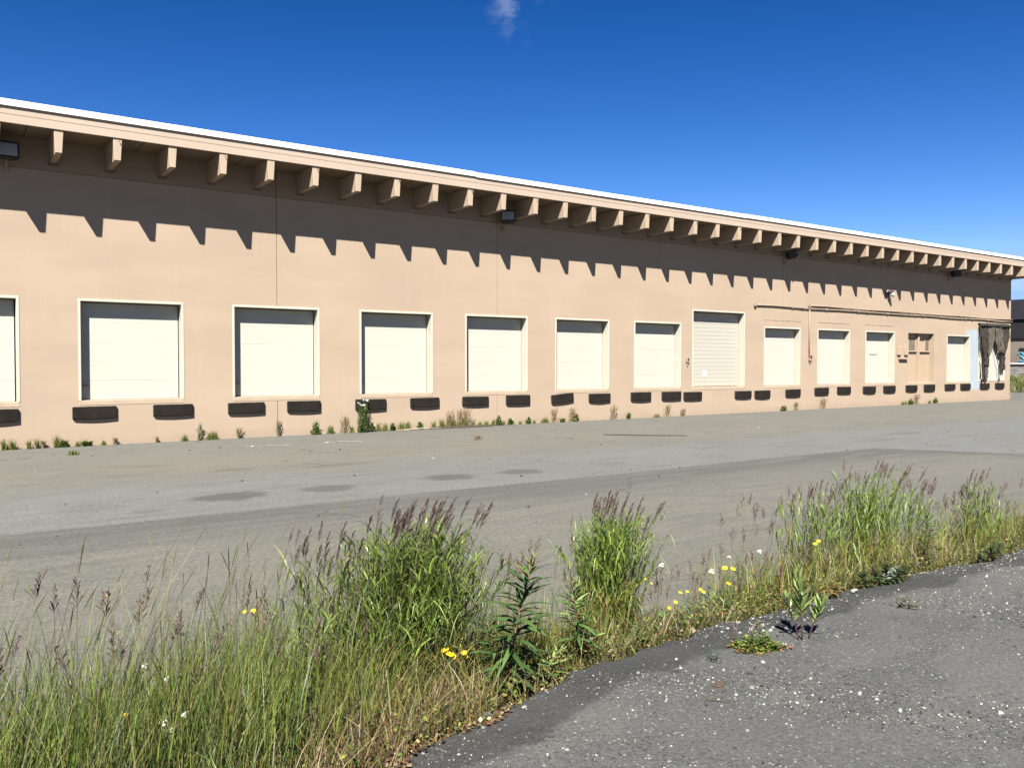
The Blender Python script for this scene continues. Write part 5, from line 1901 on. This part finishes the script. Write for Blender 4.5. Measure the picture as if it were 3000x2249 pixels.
tag(o, 'small stones and specks scattered over the yard asphalt', 'stones', kind='stuff')

# ------------------------------------------------------------------ beyond the warehouse: bank and neighbouring building
v, f = [], []
for i, y in enumerate(np.linspace(-40, 110, 60)):
    w = math.sin(y * .9) * .15
    for (x, z) in ((61.5 + w, -.02), (66, .55), (70, .95), (76, 1.62), (84, 1.72), (100, 1.72)):
        v.append((x, y, z))
for i in range(59):
    for k in range(5):
        a_ = i * 6 + k
        f.append((a_, a_ + 1, a_ + 7, a_ + 6))
me = bpy.data.meshes.new('gravel_bank')
me.from_pydata(v, [], f)
me.materials.append(M_BALLAST)
tag(ob('gravel_bank', me), kind='structure')
parts = []
n = 9000
s = nr.uniform(61.3, 69.5, n)
p = nr.uniform(24, 42, n)
z = np.interp(s, [61.5, 66, 70, 76], [0, .55, .95, 1.62])
P, F, C, _, _ = strips(np.column_stack([s, p, z]), nr.uniform(.15, .5, n), nr.uniform(0, 6.3, n), nr.uniform(.1, .6, n), np.full(n, 1.6), nr.uniform(.03, .06, n), 3, pick(GREEN + DARKG, n), pick(GREEN + YELLOWG, n))
parts.append((P, F, C))
o = ob('bank_grass', np_mesh('bank_grass', parts, M_GRASS))
tag(o, 'green grass on the far gravel bank beyond the warehouse corner', 'grass', kind='stuff')

nb = empty('neighbour_building', (88, 40, 1.72))
tag(nb, 'dark-topped taupe building beyond the warehouse corner with blue spray paint', 'building')


def npart(name, mb_, mat):
    mb_.v = [(x - 88, y - 40, z - 1.72) for x, y, z in mb_.v]
    return ob(name, mb_.mesh(name, mat), nb)


npart('wall', MB().box(88, 110, 20, 75, 1.6, 6.4), M_NBTAUPE)
npart('parapet', MB().box(87.6, 110, 19, 76, 6.401, 8.35), M_NBDARK)
npart('parapet_shade', MB().box(87.8, 87.99, 19.5, 75.5, 4.55, 6.40), M_NBSHADE)  # thin dark slab painted as the shade below the parapet
npart('awning_shadow', MB().box(87.9, 87.995, 30, 38.9, 3.36, 3.58), M_NBSHADE)  # dark box standing in for an awning's cast shadow
npart('edge_rail', MB().box(86.2, 86.35, 18, 75, 1.98, 2.12), M_WHITE)
npart('rail_shadow', MB().box(86.9, 87.9, 18, 75, 1.70, 1.97), M_NBSHADE)  # dark strip put in as the shadow of the rail
# sprayed numeral
gr = MB()
pts = [(0, .30, 2.98), (0, .16, 3.12), (0, -.06, 3.10), (0, -.16, 2.94), (0, -.06, 2.78), (0, .10, 2.74), (0, -.08, 2.66), (0, -.22, 2.48), (0, -.10, 2.30), (0, .14, 2.28)]
gr.tube([(87.985, 38.72 + y, z) for _, y, z in pts], .07, 6)
npart('spray_paint', gr, M_BLUEPAINT)
npart('spray_paint', MB().box(87.97, 87.99, 38.0, 38.28, 2.5, 2.9), M_REDPAINT)
npart('spray_paint', MB().box(87.97, 87.99, 38.3, 39.1, 2.20, 2.26), M_BLUEPAINT)

# one albedo factor, deepening shade and putting sun warmth into the colours: every surface a fifth darker, so that the exposure above lands on the photograph
for m_ in MATS.values():
    nt = m_.node_tree
    for nd in list(nt.nodes):
        if nd.type in ('BSDF_PRINCIPLED', 'BSDF_TRANSLUCENT'):
            so = nd.inputs['Base Color' if nd.type == 'BSDF_PRINCIPLED' else 'Color']
            if so.is_linked:
                src = so.links[0].from_socket
                hv = nt.nodes.new('ShaderNodeMix')
                hv.data_type = 'RGBA'
                hv.blend_type = 'MULTIPLY'
                hv.inputs[0].default_value = 1
                hv.inputs[7].default_value = (.80, .776, .722, 1)
                nt.links.new(src, hv.inputs[6])
                nt.links.new(hv.outputs[2], so)
            else:
                c_ = so.default_value
                so.default_value = (c_[0] * .80, c_[1] * .776, c_[2] * .722, 1)
